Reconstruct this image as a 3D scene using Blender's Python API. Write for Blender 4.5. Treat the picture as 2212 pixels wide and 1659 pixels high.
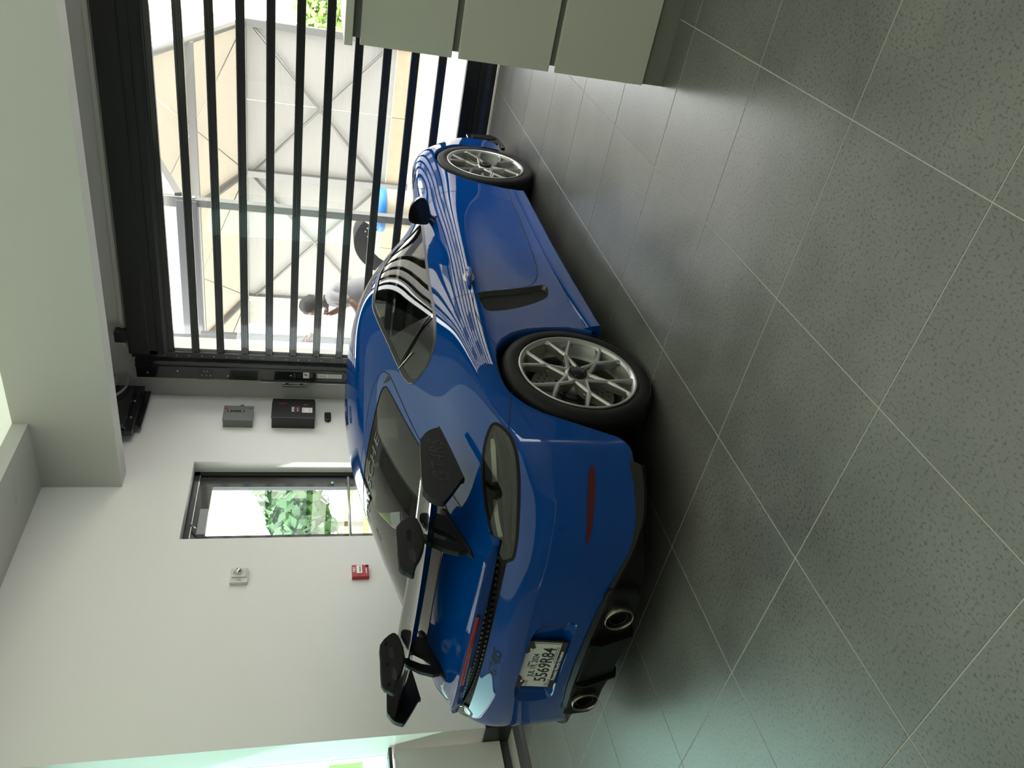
import bpy, bmesh, math, random
import numpy as np
from mathutils import Vector, Matrix

random.seed(7)
rng = np.random.default_rng(7)
for o in list(bpy.data.objects): bpy.data.objects.remove(o)
SC = bpy.context.scene
COL = SC.collection

# ---------------------------------------------------------------- camera (the photograph lies on its side: real "up" is image left)
F_PX = 1681.0
cam_d = bpy.data.cameras.new('camera'); cam = bpy.data.objects.new('camera', cam_d); COL.objects.link(cam)
cam_d.sensor_fit = 'HORIZONTAL'; cam_d.sensor_width = 36.0; cam_d.lens = 36.0 * F_PX / 2212.0
cam_d.clip_start = .05; cam_d.clip_end = 300
c_right = Vector((.17829615, -.19449315, -.96456358)); c_up = Vector((.81144038, .58354043, .03232766)); c_back = Vector((.55657434, -.78844973, .26186261))
m = Matrix((c_right, c_up, c_back)).transposed().to_4x4(); m.translation = Vector((0, 0, 1.5207))
cam.matrix_world = m
SC.camera = cam

# ---------------------------------------------------------------- world: bright hazy daylight
W = bpy.data.worlds.new('world'); SC.world = W; W.use_nodes = True
nt = W.node_tree; nt.nodes.clear()
wo = nt.nodes.new('ShaderNodeOutputWorld'); bg = nt.nodes.new('ShaderNodeBackground')
sky = nt.nodes.new('ShaderNodeTexSky'); sky.sky_type = 'HOSEK_WILKIE'; sky.turbidity = 6.0; sky.ground_albedo = .5
sky.sun_direction = Vector((-.25, -.62, .75)).normalized()
mixw = nt.nodes.new('ShaderNodeMix'); mixw.data_type = 'RGBA'; mixw.inputs[0].default_value = .9
mixw.inputs[7].default_value = (1.0, .975, .95, 1)
nt.links.new(sky.outputs[0], mixw.inputs[6]); nt.links.new(mixw.outputs[2], bg.inputs[0]); nt.links.new(bg.outputs[0], wo.inputs[0])
bg.inputs[1].default_value = 9.5

sun_d = bpy.data.lights.new('sun', 'SUN'); sun_d.energy = 12.0; sun_d.angle = .03; sun_d.color = (1, .95, .86)
sun = bpy.data.objects.new('sun', sun_d); COL.objects.link(sun)
sun.rotation_euler = Vector((-.25, -.62, .75)).to_track_quat('Z', 'Y').to_euler()
CEIL_STRENGTH = 0.72

vs = SC.view_settings
SC.display_settings.display_device = 'sRGB'
vs.view_transform = 'Standard'; vs.look = 'None'; vs.exposure = 0.0; vs.gamma = 1.0; vs.use_curve_mapping = False
# ---------------------------------------------------------------- helpers
MATS = {}


def srgb(r, g, b):
    f = lambda c: c / 12.92 if c <= .04045 else ((c + .055) / 1.055) ** 2.4
    return (f(r / 255), f(g / 255), f(b / 255), 1)


def mat(name, color, rough=.5, metal=0.0, coat=0.0, spec=.5, emit=None, estr=0.0, bump=0.0, bscale=200, noise=0.0, nscale=20, trans=0.0, coat_rough=.03):
    """principled material; optional fine relief and colour grain from noise textures"""
    if name in MATS: return MATS[name]
    m = bpy.data.materials.new(name); m.use_nodes = True; nt = m.node_tree
    b = nt.nodes['Principled BSDF']
    b.inputs['Base Color'].default_value = color; b.inputs['Roughness'].default_value = rough; b.inputs['Metallic'].default_value = metal
    b.inputs['Coat Weight'].default_value = coat; b.inputs['Coat Roughness'].default_value = coat_rough; b.inputs['Specular IOR Level'].default_value = spec
    b.inputs['Transmission Weight'].default_value = trans
    if emit: b.inputs['Emission Color'].default_value = emit; b.inputs['Emission Strength'].default_value = estr
    if noise or bump:
        tc = nt.nodes.new('ShaderNodeTexCoord')
    if noise:
        n = nt.nodes.new('ShaderNodeTexNoise'); n.inputs['Scale'].default_value = nscale; n.inputs['Detail'].default_value = 4
        nt.links.new(tc.outputs['Object'], n.inputs['Vector'])
        mx = nt.nodes.new('ShaderNodeMix'); mx.data_type = 'RGBA'; mx.blend_type = 'MULTIPLY'; mx.inputs[0].default_value = 1
        mx.inputs[6].default_value = color
        rp = nt.nodes.new('ShaderNodeMapRange'); rp.inputs[3].default_value = 1 - noise; rp.inputs[4].default_value = 1 + noise
        nt.links.new(n.outputs[0], rp.inputs[0]); nt.links.new(rp.outputs[0], mx.inputs[7]); nt.links.new(mx.outputs[2], b.inputs['Base Color'])
    if bump:
        n2 = nt.nodes.new('ShaderNodeTexNoise'); n2.inputs['Scale'].default_value = bscale; n2.inputs['Detail'].default_value = 3
        nt.links.new(tc.outputs['Object'], n2.inputs['Vector'])
        bp = nt.nodes.new('ShaderNodeBump'); bp.inputs['Strength'].default_value = bump; bp.inputs['Distance'].default_value = .002
        nt.links.new(n2.outputs[0], bp.inputs['Height']); nt.links.new(bp.outputs[0], b.inputs['Normal'])
    MATS[name] = m
    return m


def glassmat(name, tint, refl=1.0, rough=0.0, ior=1.5):
    """thin pane: tinted transparent + fresnel gloss"""
    if name in MATS: return MATS[name]
    m = bpy.data.materials.new(name); m.use_nodes = True; nt = m.node_tree; nt.nodes.clear()
    o = nt.nodes.new('ShaderNodeOutputMaterial'); t = nt.nodes.new('ShaderNodeBsdfTransparent'); g = nt.nodes.new('ShaderNodeBsdfGlossy')
    mx = nt.nodes.new('ShaderNodeMixShader'); lw = nt.nodes.new('ShaderNodeLayerWeight'); lw.inputs[0].default_value = .5
    pw = nt.nodes.new('ShaderNodeMath'); pw.operation = 'POWER'; pw.inputs[1].default_value = 5.0; nt.links.new(lw.outputs['Facing'], pw.inputs[0])
    f0 = ((ior - 1) / (ior + 1)) ** 2; mr = nt.nodes.new('ShaderNodeMapRange'); mr.inputs[3].default_value = f0; mr.inputs[4].default_value = 1.0; nt.links.new(pw.outputs[0], mr.inputs[0])
    t.inputs[0].default_value = tint; g.inputs['Roughness'].default_value = rough; g.inputs[0].default_value = (refl, refl, refl, 1)
    nt.links.new(mr.outputs[0], mx.inputs[0]); nt.links.new(t.outputs[0], mx.inputs[1]); nt.links.new(g.outputs[0], mx.inputs[2]); nt.links.new(mx.outputs[0], o.inputs[0])
    MATS[name] = m
    return m


def link(name, me, m=None, parent=None, smooth=False):
    o = bpy.data.objects.new(name, me); COL.objects.link(o)
    if m is not None and not me.materials: me.materials.append(m)
    if smooth and len(me.polygons): me.polygons.foreach_set('use_smooth', [True] * len(me.polygons))
    if parent is not None: o.parent = parent
    return o


def pymesh(name, V, F):
    me = bpy.data.meshes.new(name); me.from_pydata([tuple(map(float, v)) for v in V], [], [tuple(map(int, f)) for f in F]); me.update()
    return me


def tag(o, label=None, cat=None, group=None, kind=None):
    if label: o['label'] = label
    if cat: o['category'] = cat
    if group: o['group'] = group
    if kind: o['kind'] = kind
    return o


def empty(name, loc=(0, 0, 0), rz=0, label=None, cat=None, group=None, kind=None):
    o = bpy.data.objects.new(name, None); COL.objects.link(o); o.location = loc; o.rotation_euler = (0, 0, rz); o.empty_display_size = .1
    return tag(o, label, cat, group, kind)


class MB:
    """collects boxes, prisms, tubes and lathes into one mesh"""
    def __init__(s): s.v = []; s.f = []

    def add(s, V, F):
        n = len(s.v); s.v += [tuple(p) for p in V]; s.f += [tuple(i + n for i in f) for f in F]; return s

    def box(s, x0, x1, y0, y1, z0, z1, b=0.0, M=None):
        if x0 > x1: x0, x1 = x1, x0
        if y0 > y1: y0, y1 = y1, y0
        if z0 > z1: z0, z1 = z1, z0
        b = min(b, (x1 - x0) * .49, (y1 - y0) * .49, (z1 - z0) * .49)
        if b <= 0:
            V = [(x, y, z) for z in (z0, z1) for y in (y0, y1) for x in (x0, x1)]
            F = [(0, 2, 3, 1), (4, 5, 7, 6), (0, 1, 5, 4), (2, 6, 7, 3), (0, 4, 6, 2), (1, 3, 7, 5)]
        else:
            bm = bmesh.new(); bmesh.ops.create_cube(bm, size=1)
            bmesh.ops.scale(bm, vec=(x1 - x0, y1 - y0, z1 - z0), verts=bm.verts); bmesh.ops.translate(bm, vec=((x0 + x1) / 2, (y0 + y1) / 2, (z0 + z1) / 2), verts=bm.verts)
            bmesh.ops.bevel(bm, geom=bm.edges[:], offset=b, segments=2, profile=.5, affect='EDGES')
            bm.verts.index_update(); V = [tuple(v.co) for v in bm.verts]; F = [tuple(v.index for v in f.verts) for f in bm.faces]; bm.free()
        if M is not None: V = [tuple(M @ Vector(p)) for p in V]
        return s.add(V, F)

    def prism(s, poly, d0, d1, axis='y', M=None):
        """extrude a 2-D polygon; axis is the extrusion axis; poly in the two remaining axes (xz for y, yz for x, xy for z)"""
        n = len(poly)
        def P(a, b, d): return {'y': (a, d, b), 'x': (d, a, b), 'z': (a, b, d)}[axis]
        V = [P(a, b, d0) for a, b in poly] + [P(a, b, d1) for a, b in poly]
        F = [tuple(range(n)), tuple(range(2 * n - 1, n - 1, -1))] + [(i, i + n, (i + 1) % n + n, (i + 1) % n) for i in range(n)]
        if M is not None: V = [tuple(M @ Vector(p)) for p in V]
        return s.add(V, F)

    def tube(s, pts, r, n=8, closed=False, cap=True):
        pts = [Vector(p) for p in pts]; k = len(pts); rr = r if hasattr(r, '__len__') else [r] * k
        rings = []; up = None
        for i, p in enumerate(pts):
            a = pts[(i - 1) % k] if closed or i > 0 else p; b = pts[(i + 1) % k] if closed or i < k - 1 else p
            t = (b - a)
            t = t.normalized() if t.length > 1e-9 else Vector((0, 0, 1))
            if up is None:
                up = t.orthogonal().normalized()
            else:
                up = (up - t * up.dot(t)); up = up.normalized() if up.length > 1e-6 else t.orthogonal().normalized()
            w = t.cross(up)
            rings.append([p + (up * math.cos(2 * math.pi * j / n) + w * math.sin(2 * math.pi * j / n)) * rr[i] for j in range(n)])
        V = [v for R in rings for v in R]; F = []
        for i in range(k if closed else k - 1):
            for j in range(n):
                F.append((i * n + j, i * n + (j + 1) % n, ((i + 1) % k) * n + (j + 1) % n, ((i + 1) % k) * n + j))
        if cap and not closed: F += [tuple(range(n - 1, -1, -1)), tuple((k - 1) * n + j for j in range(n))]
        return s.add(V, F)

    def lathe(s, prof, n=48, axis='y', c=(0, 0, 0), close=False):
        """profile (radius, along-axis); revolve about an axis through c"""
        V = []; k = len(prof)
        for j in range(n):
            a = 2 * math.pi * j / n; ca, sa = math.cos(a), math.sin(a)
            for r, h in prof:
                p = {'y': (r * ca, h, r * sa), 'x': (h, r * ca, r * sa), 'z': (r * ca, r * sa, h)}[axis]
                V.append((p[0] + c[0], p[1] + c[1], p[2] + c[2]))
        F = []
        for j in range(n):
            for i in range(k if close else k - 1):
                F.append((j * k + i, j * k + (i + 1) % k, ((j + 1) % n) * k + (i + 1) % k, ((j + 1) % n) * k + i))
        return s.add(V, F)

    def sphere(s, c, r, seg=16, ring=10, sc=(1, 1, 1)):
        V = []; F = []
        for i in range(ring + 1):
            t = math.pi * i / ring
            for j in range(seg):
                a = 2 * math.pi * j / seg
                V.append((c[0] + r * sc[0] * math.sin(t) * math.cos(a), c[1] + r * sc[1] * math.sin(t) * math.sin(a), c[2] + r * sc[2] * math.cos(t)))
        for i in range(ring):
            for j in range(seg):
                F.append((i * seg + j, (i + 1) * seg + j, (i + 1) * seg + (j + 1) % seg, i * seg + (j + 1) % seg))
        return s.add(V, F)

    def build(s, name, m, parent=None, smooth=False, loc=None, fix=True, angle=None):
        me = pymesh(name, s.v, s.f)
        if fix:
            bm = bmesh.new(); bm.from_mesh(me); bmesh.ops.remove_doubles(bm, verts=bm.verts, dist=1e-6); bmesh.ops.recalc_face_normals(bm, faces=bm.faces); bm.to_mesh(me); bm.free()
        o = link(name, me, m, parent, smooth)
        if angle is not None: me.set_sharp_from_angle(angle=math.radians(angle))
        if loc: o.location = loc
        return o


def text_mesh(s, size, depth=.0008, bold=0.0, sx=1.0, shear=0.0, spacing=1.0):
    cu = bpy.data.curves.new('txt', 'FONT'); cu.body = s; cu.size = size; cu.extrude = depth; cu.align_x = 'CENTER'; cu.align_y = 'CENTER'; cu.offset = bold; cu.shear = shear; cu.space_character = spacing; cu.resolution_u = 3
    o = bpy.data.objects.new('txt', cu); COL.objects.link(o)
    dg = bpy.context.evaluated_depsgraph_get(); me = bpy.data.meshes.new_from_object(o.evaluated_get(dg))
    bpy.data.objects.remove(o); bpy.data.curves.remove(cu)
    if sx != 1.0:
        for v in me.vertices: v.co.x *= sx
    return me


def text(name, s, size, m, M, parent=None, **kw):
    """flat lettering; M maps text x (reading), y (up), z (towards reader) into the parent frame"""
    me = text_mesh(s, size, **kw); me.transform(M); me.materials.clear(); me.materials.append(m); me.name = name
    return link(name, me, None, parent)


def frame(o, x, y):
    """matrix from origin, reading direction and up direction"""
    x = Vector(x).normalized(); y = Vector(y); y = (y - x * y.dot(x)).normalized(); z = x.cross(y)
    M = Matrix((x, y, z)).transposed().to_4x4(); M.translation = Vector(o); return M


def smooth_poly(P, n=6, closed=True):
    """Catmull-Rom resample of a point list"""
    P = np.array(P, float); k = len(P); out = []
    for i in range(k if closed else k - 1):
        p0, p1, p2, p3 = (P[(i + d) % k] if closed else P[min(max(i + d, 0), k - 1)] for d in (-1, 0, 1, 2))
        for t in np.linspace(0, 1, n, endpoint=False):
            out.append(.5 * ((2 * p1) + (-p0 + p2) * t + (2 * p0 - 5 * p1 + 4 * p2 - p3) * t * t + (-p0 + 3 * p1 - 3 * p2 + p3) * t ** 3))
    if not closed: out.append(P[-1])
    return np.array(out)
# ---------------------------------------------------------------- car body surface (numpy)
# car-local metres: x forward from the rear axle, y to the right side (mirrored), z up
def cc_subdiv(V, F):
    """one Catmull-Clark step on a quad mesh (numpy)."""
    n = len(V); m = len(F)
    fp = V[F].mean(1)
    e = np.concatenate([F[:, [0, 1]], F[:, [1, 2]], F[:, [2, 3]], F[:, [3, 0]]])
    es = np.sort(e, 1); key = es[:, 0].astype(np.int64) * n + es[:, 1]
    uk, inv, cnt = np.unique(key, return_inverse=True, return_counts=True)
    ne = len(uk); ea = (uk // n).astype(int); eb = (uk % n).astype(int)
    fid = np.tile(np.arange(m), 4)
    fs = np.zeros((ne, 3)); np.add.at(fs, inv, fp[fid])
    mid = (V[ea] + V[eb]) / 2; bnd = cnt == 1
    ep = np.where(bnd[:, None], mid, (V[ea] + V[eb] + fs) / 4)
    val = np.zeros(n); Fs = np.zeros((n, 3)); np.add.at(Fs, F.ravel(), np.repeat(fp, 4, 0)); np.add.at(val, F.ravel(), 1)
    Rs = np.zeros((n, 3)); ec = np.zeros(n)
    np.add.at(Rs, ea, mid); np.add.at(Rs, eb, mid); np.add.at(ec, ea, 1); np.add.at(ec, eb, 1)
    vb = np.zeros(n, bool); vb[ea[bnd]] = True; vb[eb[bnd]] = True
    N = np.maximum(val, 1)[:, None]
    newV = (Fs / N + 2 * Rs / np.maximum(ec, 1)[:, None] + (N - 3) * V) / N
    Bs = np.zeros((n, 3)); np.add.at(Bs, ea[bnd], mid[bnd]); np.add.at(Bs, eb[bnd], mid[bnd])
    newV[vb] = (Bs[vb] / 2 + V[vb]) / 2
    P = np.concatenate([newV, ep, fp])
    ei = inv.reshape(4, m).T + n; fi = np.arange(m) + n + ne
    Q = np.concatenate([np.stack([F[:, k], ei[:, k], fi, ei[:, (k - 1) % 4]], 1) for k in range(4)])
    return P, Q


def fascia_x(y):
    return -.865 + .26 * y * y + .21 * abs(y) ** 6


def nose_x(y):
    return 3.44 - .22 * y * y - .40 * abs(y) ** 4


#         x      r0           r1            r2            r3            r4            r5            r6            r7            r8            r9            r10           r11
STATIONS = [
    (3.20, (.70, .11), (.775, .13), (.80, .23), (.805, .33), (.79, .41), (.745, .485), (.68, .54), (.59, .58)),
    (3.00, (.74, .12), (.83, .135), (.85, .235), (.858, .35), (.855, .46), (.828, .56), (.777, .643), (.692, .692), (.575, .69), (.44, .68), (.24, .68), (0, .685)),
    (2.75, (.74, .13), (.85, .15), (.872, .26), (.882, .38), (.884, .50), (.872, .625), (.832, .73), (.75, .79), (.61, .775), (.46, .75), (.25, .75), (0, .76)),
    (2.48, (.74, .13), (.858, .15), (.878, .26), (.888, .38), (.889, .51), (.880, .65), (.847, .762), (.765, .826), (.63, .815), (.48, .795), (.27, .805), (0, .818)),
    (2.20, (.74, .13), (.858, .15), (.874, .25), (.875, .37), (.874, .50), (.870, .635), (.842, .748), (.768, .822), (.64, .835), (.50, .84), (.28, .853), (0, .865)),
    (1.95, (.74, .13), (.860, .15), (.873, .24), (.866, .36), (.862, .50), (.860, .63), (.838, .74), (.768, .822), (.665, .866), (.53, .89), (.30, .908), (0, .918)),
    (1.60, (.74, .13), (.863, .15), (.875, .24), (.860, .36), (.855, .50), (.863, .645), (.840, .75), (.772, .845), (.695, .935), (.572, 1.050), (.37, 1.12), (0, 1.145)),
    (1.25, (.74, .13), (.866, .15), (.878, .24), (.861, .36), (.853, .50), (.865, .65), (.842, .76), (.775, .865), (.690, 1.005), (.555, 1.152), (.37, 1.232), (0, 1.256)),
    (0.95, (.74, .13), (.874, .15), (.885, .24), (.866, .36), (.856, .50), (.871, .66), (.847, .77), (.780, .880), (.688, 1.018), (.540, 1.160), (.36, 1.240), (0, 1.267)),
    (0.65, (.74, .13), (.886, .155), (.896, .245), (.883, .365), (.876, .50), (.889, .665), (.866, .785), (.790, .895), (.688, 1.010), (.532, 1.130), (.35, 1.215), (0, 1.248)),
    (0.35, (.74, .14), (.896, .16), (.906, .25), (.903, .37), (.902, .50), (.906, .655), (.888, .795), (.805, .903), (.668, .992), (.520, 1.083), (.34, 1.163), (0, 1.200)),
    (0.05, (.74, .15), (.896, .175), (.908, .265), (.910, .38), (.910, .51), (.912, .655), (.894, .795), (.805, .895), (.650, .965), (.515, 1.030), (.33, 1.093), (0, 1.122)),
    (-.20, (.74, .18), (.895, .20), (.906, .285), (.909, .39), (.909, .515), (.907, .655), (.880, .785), (.785, .873), (.630, .922), (.498, .965), (.32, 1.010), (0, 1.030)),
    (-.42, (.73, .215), (.888, .235), (.899, .31), (.903, .405), (.902, .52), (.890, .65), (.845, .762), (.742, .833), (.600, .870), (.478, .893), (.31, .920), (0, .933)),
    (-.56, (.68, .22), (.838, .24), (.852, .32), (.857, .415), (.854, .525), (.838, .635), (.785, .735), (.672, .797)),
]
NOSE_Y = (.50, .36, .19, 0.0)        # r7 wrap columns n3..n0
TAIL_Y = (.60, .44, .24, 0.0)        # r7 wrap columns t3..t0


def body_cage():
    S = STATIONS; K = len(S)
    verts = []; idx = {}

    def add(k, p):
        idx[k] = len(verts); verts.append(p)
    for s in range(K):
        x = S[s][0]
        for r in range(8):
            y, z = S[s][1 + r]; add((r, s), (x, y, z))
    for s in range(1, K - 1):
        x = S[s][0]
        for r in range(8, 12):
            y, z = S[s][1 + r]; add((r, s), (x, y, z))
    # front wrap
    fz = (.11, .13, .21, .30, .40, .50, .575, .615)
    fo = (-.06, -.01, .0, .01, .0, -.035, -.10, -.17)
    for i, y in enumerate(NOSE_Y):
        for r in range(8):
            yy = y * (1.12 if r < 7 else 1.0); yy = yy if r < 6 else y * 1.05 if r == 6 else y
            add((r, 'n%d' % (3 - i)), (nose_x(yy) + fo[r], yy, fz[r]))
    # rear wrap
    for i, y in enumerate(TAIL_Y):
        f = y / .60
        z1 = .365 - .13 * f ** 2
        rz = (z1 - .02, z1, z1 + .055, .52, .625, .695, .742, .805)
        ro = (.07, .012, .0, -.004, -.002 + .012 * f * f, .012 + .035 * f * f, .05 + .045 * f * f, .125 + .02 * f * f)
        for r in range(8):
            yy = y * (1.08 if r < 6 else 1.04 if r == 6 else 1.0)
            z = rz[r] + (.012 * (1 - f) if r == 7 else 0)
            add((r, 't%d' % (3 - i)), (fascia_x(yy) + ro[r], yy, z))
    cols = ['n0', 'n1', 'n2', 'n3'] + list(range(K)) + ['t3', 't2', 't1', 't0']
    F = []
    for r in range(7):
        for a, b in zip(cols[:-1], cols[1:]):
            F.append((idx[(r, a)], idx[(r, b)], idx[(r + 1, b)], idx[(r + 1, a)]))

    def top(r, s):
        if s == 0 and r > 7: return idx[(7, 'n%d' % (11 - r))]
        if s == K - 1 and r > 7: return idx[(7, 't%d' % (11 - r))]
        return idx[(r, s)]
    for r in range(7, 11):
        for s in range(K - 1):
            F.append((top(r, s), top(r, s + 1), top(r + 1, s + 1), top(r + 1, s)))
    V = np.array(verts, float); F = np.array(F)
    # mirror to the left half, sharing the centre line
    n = len(V); mp = np.arange(n); ctr = np.abs(V[:, 1]) < 1e-9
    mp[~ctr] = n + np.arange((~ctr).sum())
    V2 = V[~ctr] * (1, -1, 1)
    return np.concatenate([V, V2]), np.concatenate([F, mp[F][:, ::-1]])


def body_surface(levels=4):
    V, F = body_cage()
    T = V.copy(); n = len(V)
    P = V.copy()
    for it in range(3):                      # pull the limit surface through the design points
        A, B = P, F
        for _ in range(2): A, B = cc_subdiv(A, B)
        P = P + .8 * (T - A[:n])
    A, B = P, F
    for _ in range(levels): A, B = cc_subdiv(A, B)
    return A, B


def mesh_normals(V, F):
    N = np.zeros_like(V)
    if F.shape[1] == 4:
        a = V[F[:, 2]] - V[F[:, 0]]; b = V[F[:, 3]] - V[F[:, 1]]
    else:
        a = V[F[:, 1]] - V[F[:, 0]]; b = V[F[:, 2]] - V[F[:, 0]]
    fn = np.cross(a, b)
    for k in range(F.shape[1]): np.add.at(N, F[:, k], fn)
    return N / np.maximum(np.linalg.norm(N, axis=1, keepdims=True), 1e-12)
# ---------------------------------------------------------------- level-set cutting of the body surface into panels
def poly_sd(P, poly):
    """signed distance (inside < 0) of points P (n,2) to a closed polygon"""
    A = np.array(poly, float); B = np.roll(A, -1, 0); d2 = np.full(len(P), 1e9); inside = np.zeros(len(P), bool)
    for a, b in zip(A, B):
        ab = b - a; t = np.clip(((P - a) @ ab) / max(ab @ ab, 1e-12), 0, 1); q = P - (a + t[:, None] * ab)
        d2 = np.minimum(d2, (q * q).sum(1))
        c = ((a[1] > P[:, 1]) != (b[1] > P[:, 1]))
        with np.errstate(divide='ignore', invalid='ignore'):
            xi = (b[0] - a[0]) * (P[:, 1] - a[1]) / (b[1] - a[1]) + a[0]
        inside ^= c & (P[:, 0] < xi)
    d = np.sqrt(d2)
    return np.where(inside, -d, d)


class Shell:
    def __init__(s, V, N, T):
        s.V, s.N, s.T = V, N, T; s.R = np.zeros(len(T), int)

    def cut(s, phi_fn, src, dst, mask_fn):
        """split triangles of regions src that cross phi=0 (within the vertex mask); the phi<0 side becomes region dst"""
        vm = mask_fn(s.V)
        fm = np.isin(s.R, src) & vm[s.T].all(1)
        vid = np.unique(s.T[fm]); phi = np.full(len(s.V), 1.0); phi[vid] = phi_fn(s.V[vid])
        phi[np.abs(phi) < 1e-5] = 1e-5
        P = phi[s.T]; neg = (P < 0).sum(1)
        full = fm & (neg == 3); s.R[full] = dst
        cr = np.where(fm & (neg > 0) & (neg < 3))[0]
        if not len(cr): return
        T = s.T[cr]; Pn = P[cr] < 0
        lone = np.where(Pn.sum(1) == 1, Pn.argmax(1), (~Pn).argmax(1))       # the vertex alone on its side
        i = np.arange(len(cr)); a = T[i, lone]; b = T[i, (lone + 1) % 3]; c = T[i, (lone + 2) % 3]
        e = np.concatenate([np.stack([a, b], 1), np.stack([a, c], 1)]); es = np.sort(e, 1)
        key = es[:, 0].astype(np.int64) * len(s.V) + es[:, 1]; uk, inv = np.unique(key, return_inverse=True)
        u0 = (uk // len(s.V)).astype(int); u1 = (uk % len(s.V)).astype(int); t = (phi[u0] / (phi[u0] - phi[u1]))[:, None]
        nv = s.V[u0] * (1 - t) + s.V[u1] * t; nn = s.N[u0] * (1 - t) + s.N[u1] * t; nn /= np.linalg.norm(nn, axis=1, keepdims=True)
        k = len(s.V); s.V = np.concatenate([s.V, nv]); s.N = np.concatenate([s.N, nn])
        ab = inv[:len(cr)] + k; ac = inv[len(cr):] + k
        la = phi[a] < 0; r0 = s.R[cr]
        t1 = np.stack([a, ab, ac], 1); t2 = np.stack([ab, b, c], 1); t3 = np.stack([ab, c, ac], 1)
        R1 = np.where(la, dst, r0); R2 = np.where(la, r0, dst)
        keep = np.ones(len(s.T), bool); keep[cr] = False
        s.T = np.concatenate([s.T[keep], t1, t2, t3]); s.R = np.concatenate([s.R[keep], R1, R2, R2])

    def region(s, rid, side=0, off=0.0, disp=None):
        m = np.isin(s.R, np.atleast_1d(rid))
        if side: m &= (s.V[s.T][:, :, 1].mean(1) * side > 0)
        T = s.T[m]; vid, T2 = np.unique(T, return_inverse=True); T2 = T2.reshape(-1, 3)
        V = s.V[vid]; N = s.N[vid]
        if disp is not None: V = V - N * disp(V)[:, None]
        if off: V = V + N * off
        return V, N, T2


def shell_obj(name, V, N, T, m, parent, renorm=False):
    me = bpy.data.meshes.new(name); me.vertices.add(len(V)); me.vertices.foreach_set('co', V.astype(np.float32).ravel())
    me.loops.add(T.size); me.loops.foreach_set('vertex_index', T.astype(np.int32).ravel())
    me.polygons.add(len(T)); me.polygons.foreach_set('loop_start', np.arange(0, T.size, 3, dtype=np.int32))
    me.update(calc_edges=True); me.polygons.foreach_set('use_smooth', np.ones(len(T), bool))
    if not renorm: me.normals_split_custom_set_from_vertices(N.astype(np.float32).tolist())
    return link(name, me, m, parent)


class Surf:
    """ray queries on the body surface"""
    def __init__(s, V, F):
        from mathutils.bvhtree import BVHTree
        s.b = BVHTree.FromPolygons([tuple(v) for v in V], [tuple(map(int, f)) for f in F])

    def side(s, x, z, sgn):
        h = s.b.ray_cast(Vector((x, sgn * 2.0, z)), Vector((0, -sgn, 0))); return (h[0], h[1]) if h[0] else (None, None)

    def top(s, x, y):
        h = s.b.ray_cast(Vector((x, y, 3)), Vector((0, 0, -1))); return (h[0], h[1]) if h[0] else (None, None)

    def rear(s, y, z):
        h = s.b.ray_cast(Vector((-3, y, z)), Vector((1, 0, 0))); return (h[0], h[1]) if h[0] else (None, None)

    def near(s, p):
        h = s.b.find_nearest(Vector(p)); n = h[1]
        return h[0], n


def ribbon(surf, pts, w, off=.0006, n=5, closed=False, taper=False):
    """thin strip lying on the body along a 3-D polyline (panel gaps, seals)"""
    C = smooth_poly(pts, n, closed); k = len(C); V = []; F = []
    for i in range(k):
        p, nn = surf.near(C[i]); a = C[(i - 1) % k] if closed or i else C[i]; b = C[(i + 1) % k] if closed or i < k - 1 else C[i]
        t = Vector(b - a); sd = nn.cross(t).normalized(); ww = w
        V += [p + nn * off + sd * ww, p + nn * off - sd * ww]
    for i in range(k if closed else k - 1):
        j = (i + 1) % k; F.append((2 * i, 2 * i + 1, 2 * j + 1, 2 * j))
    return V, F
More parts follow.
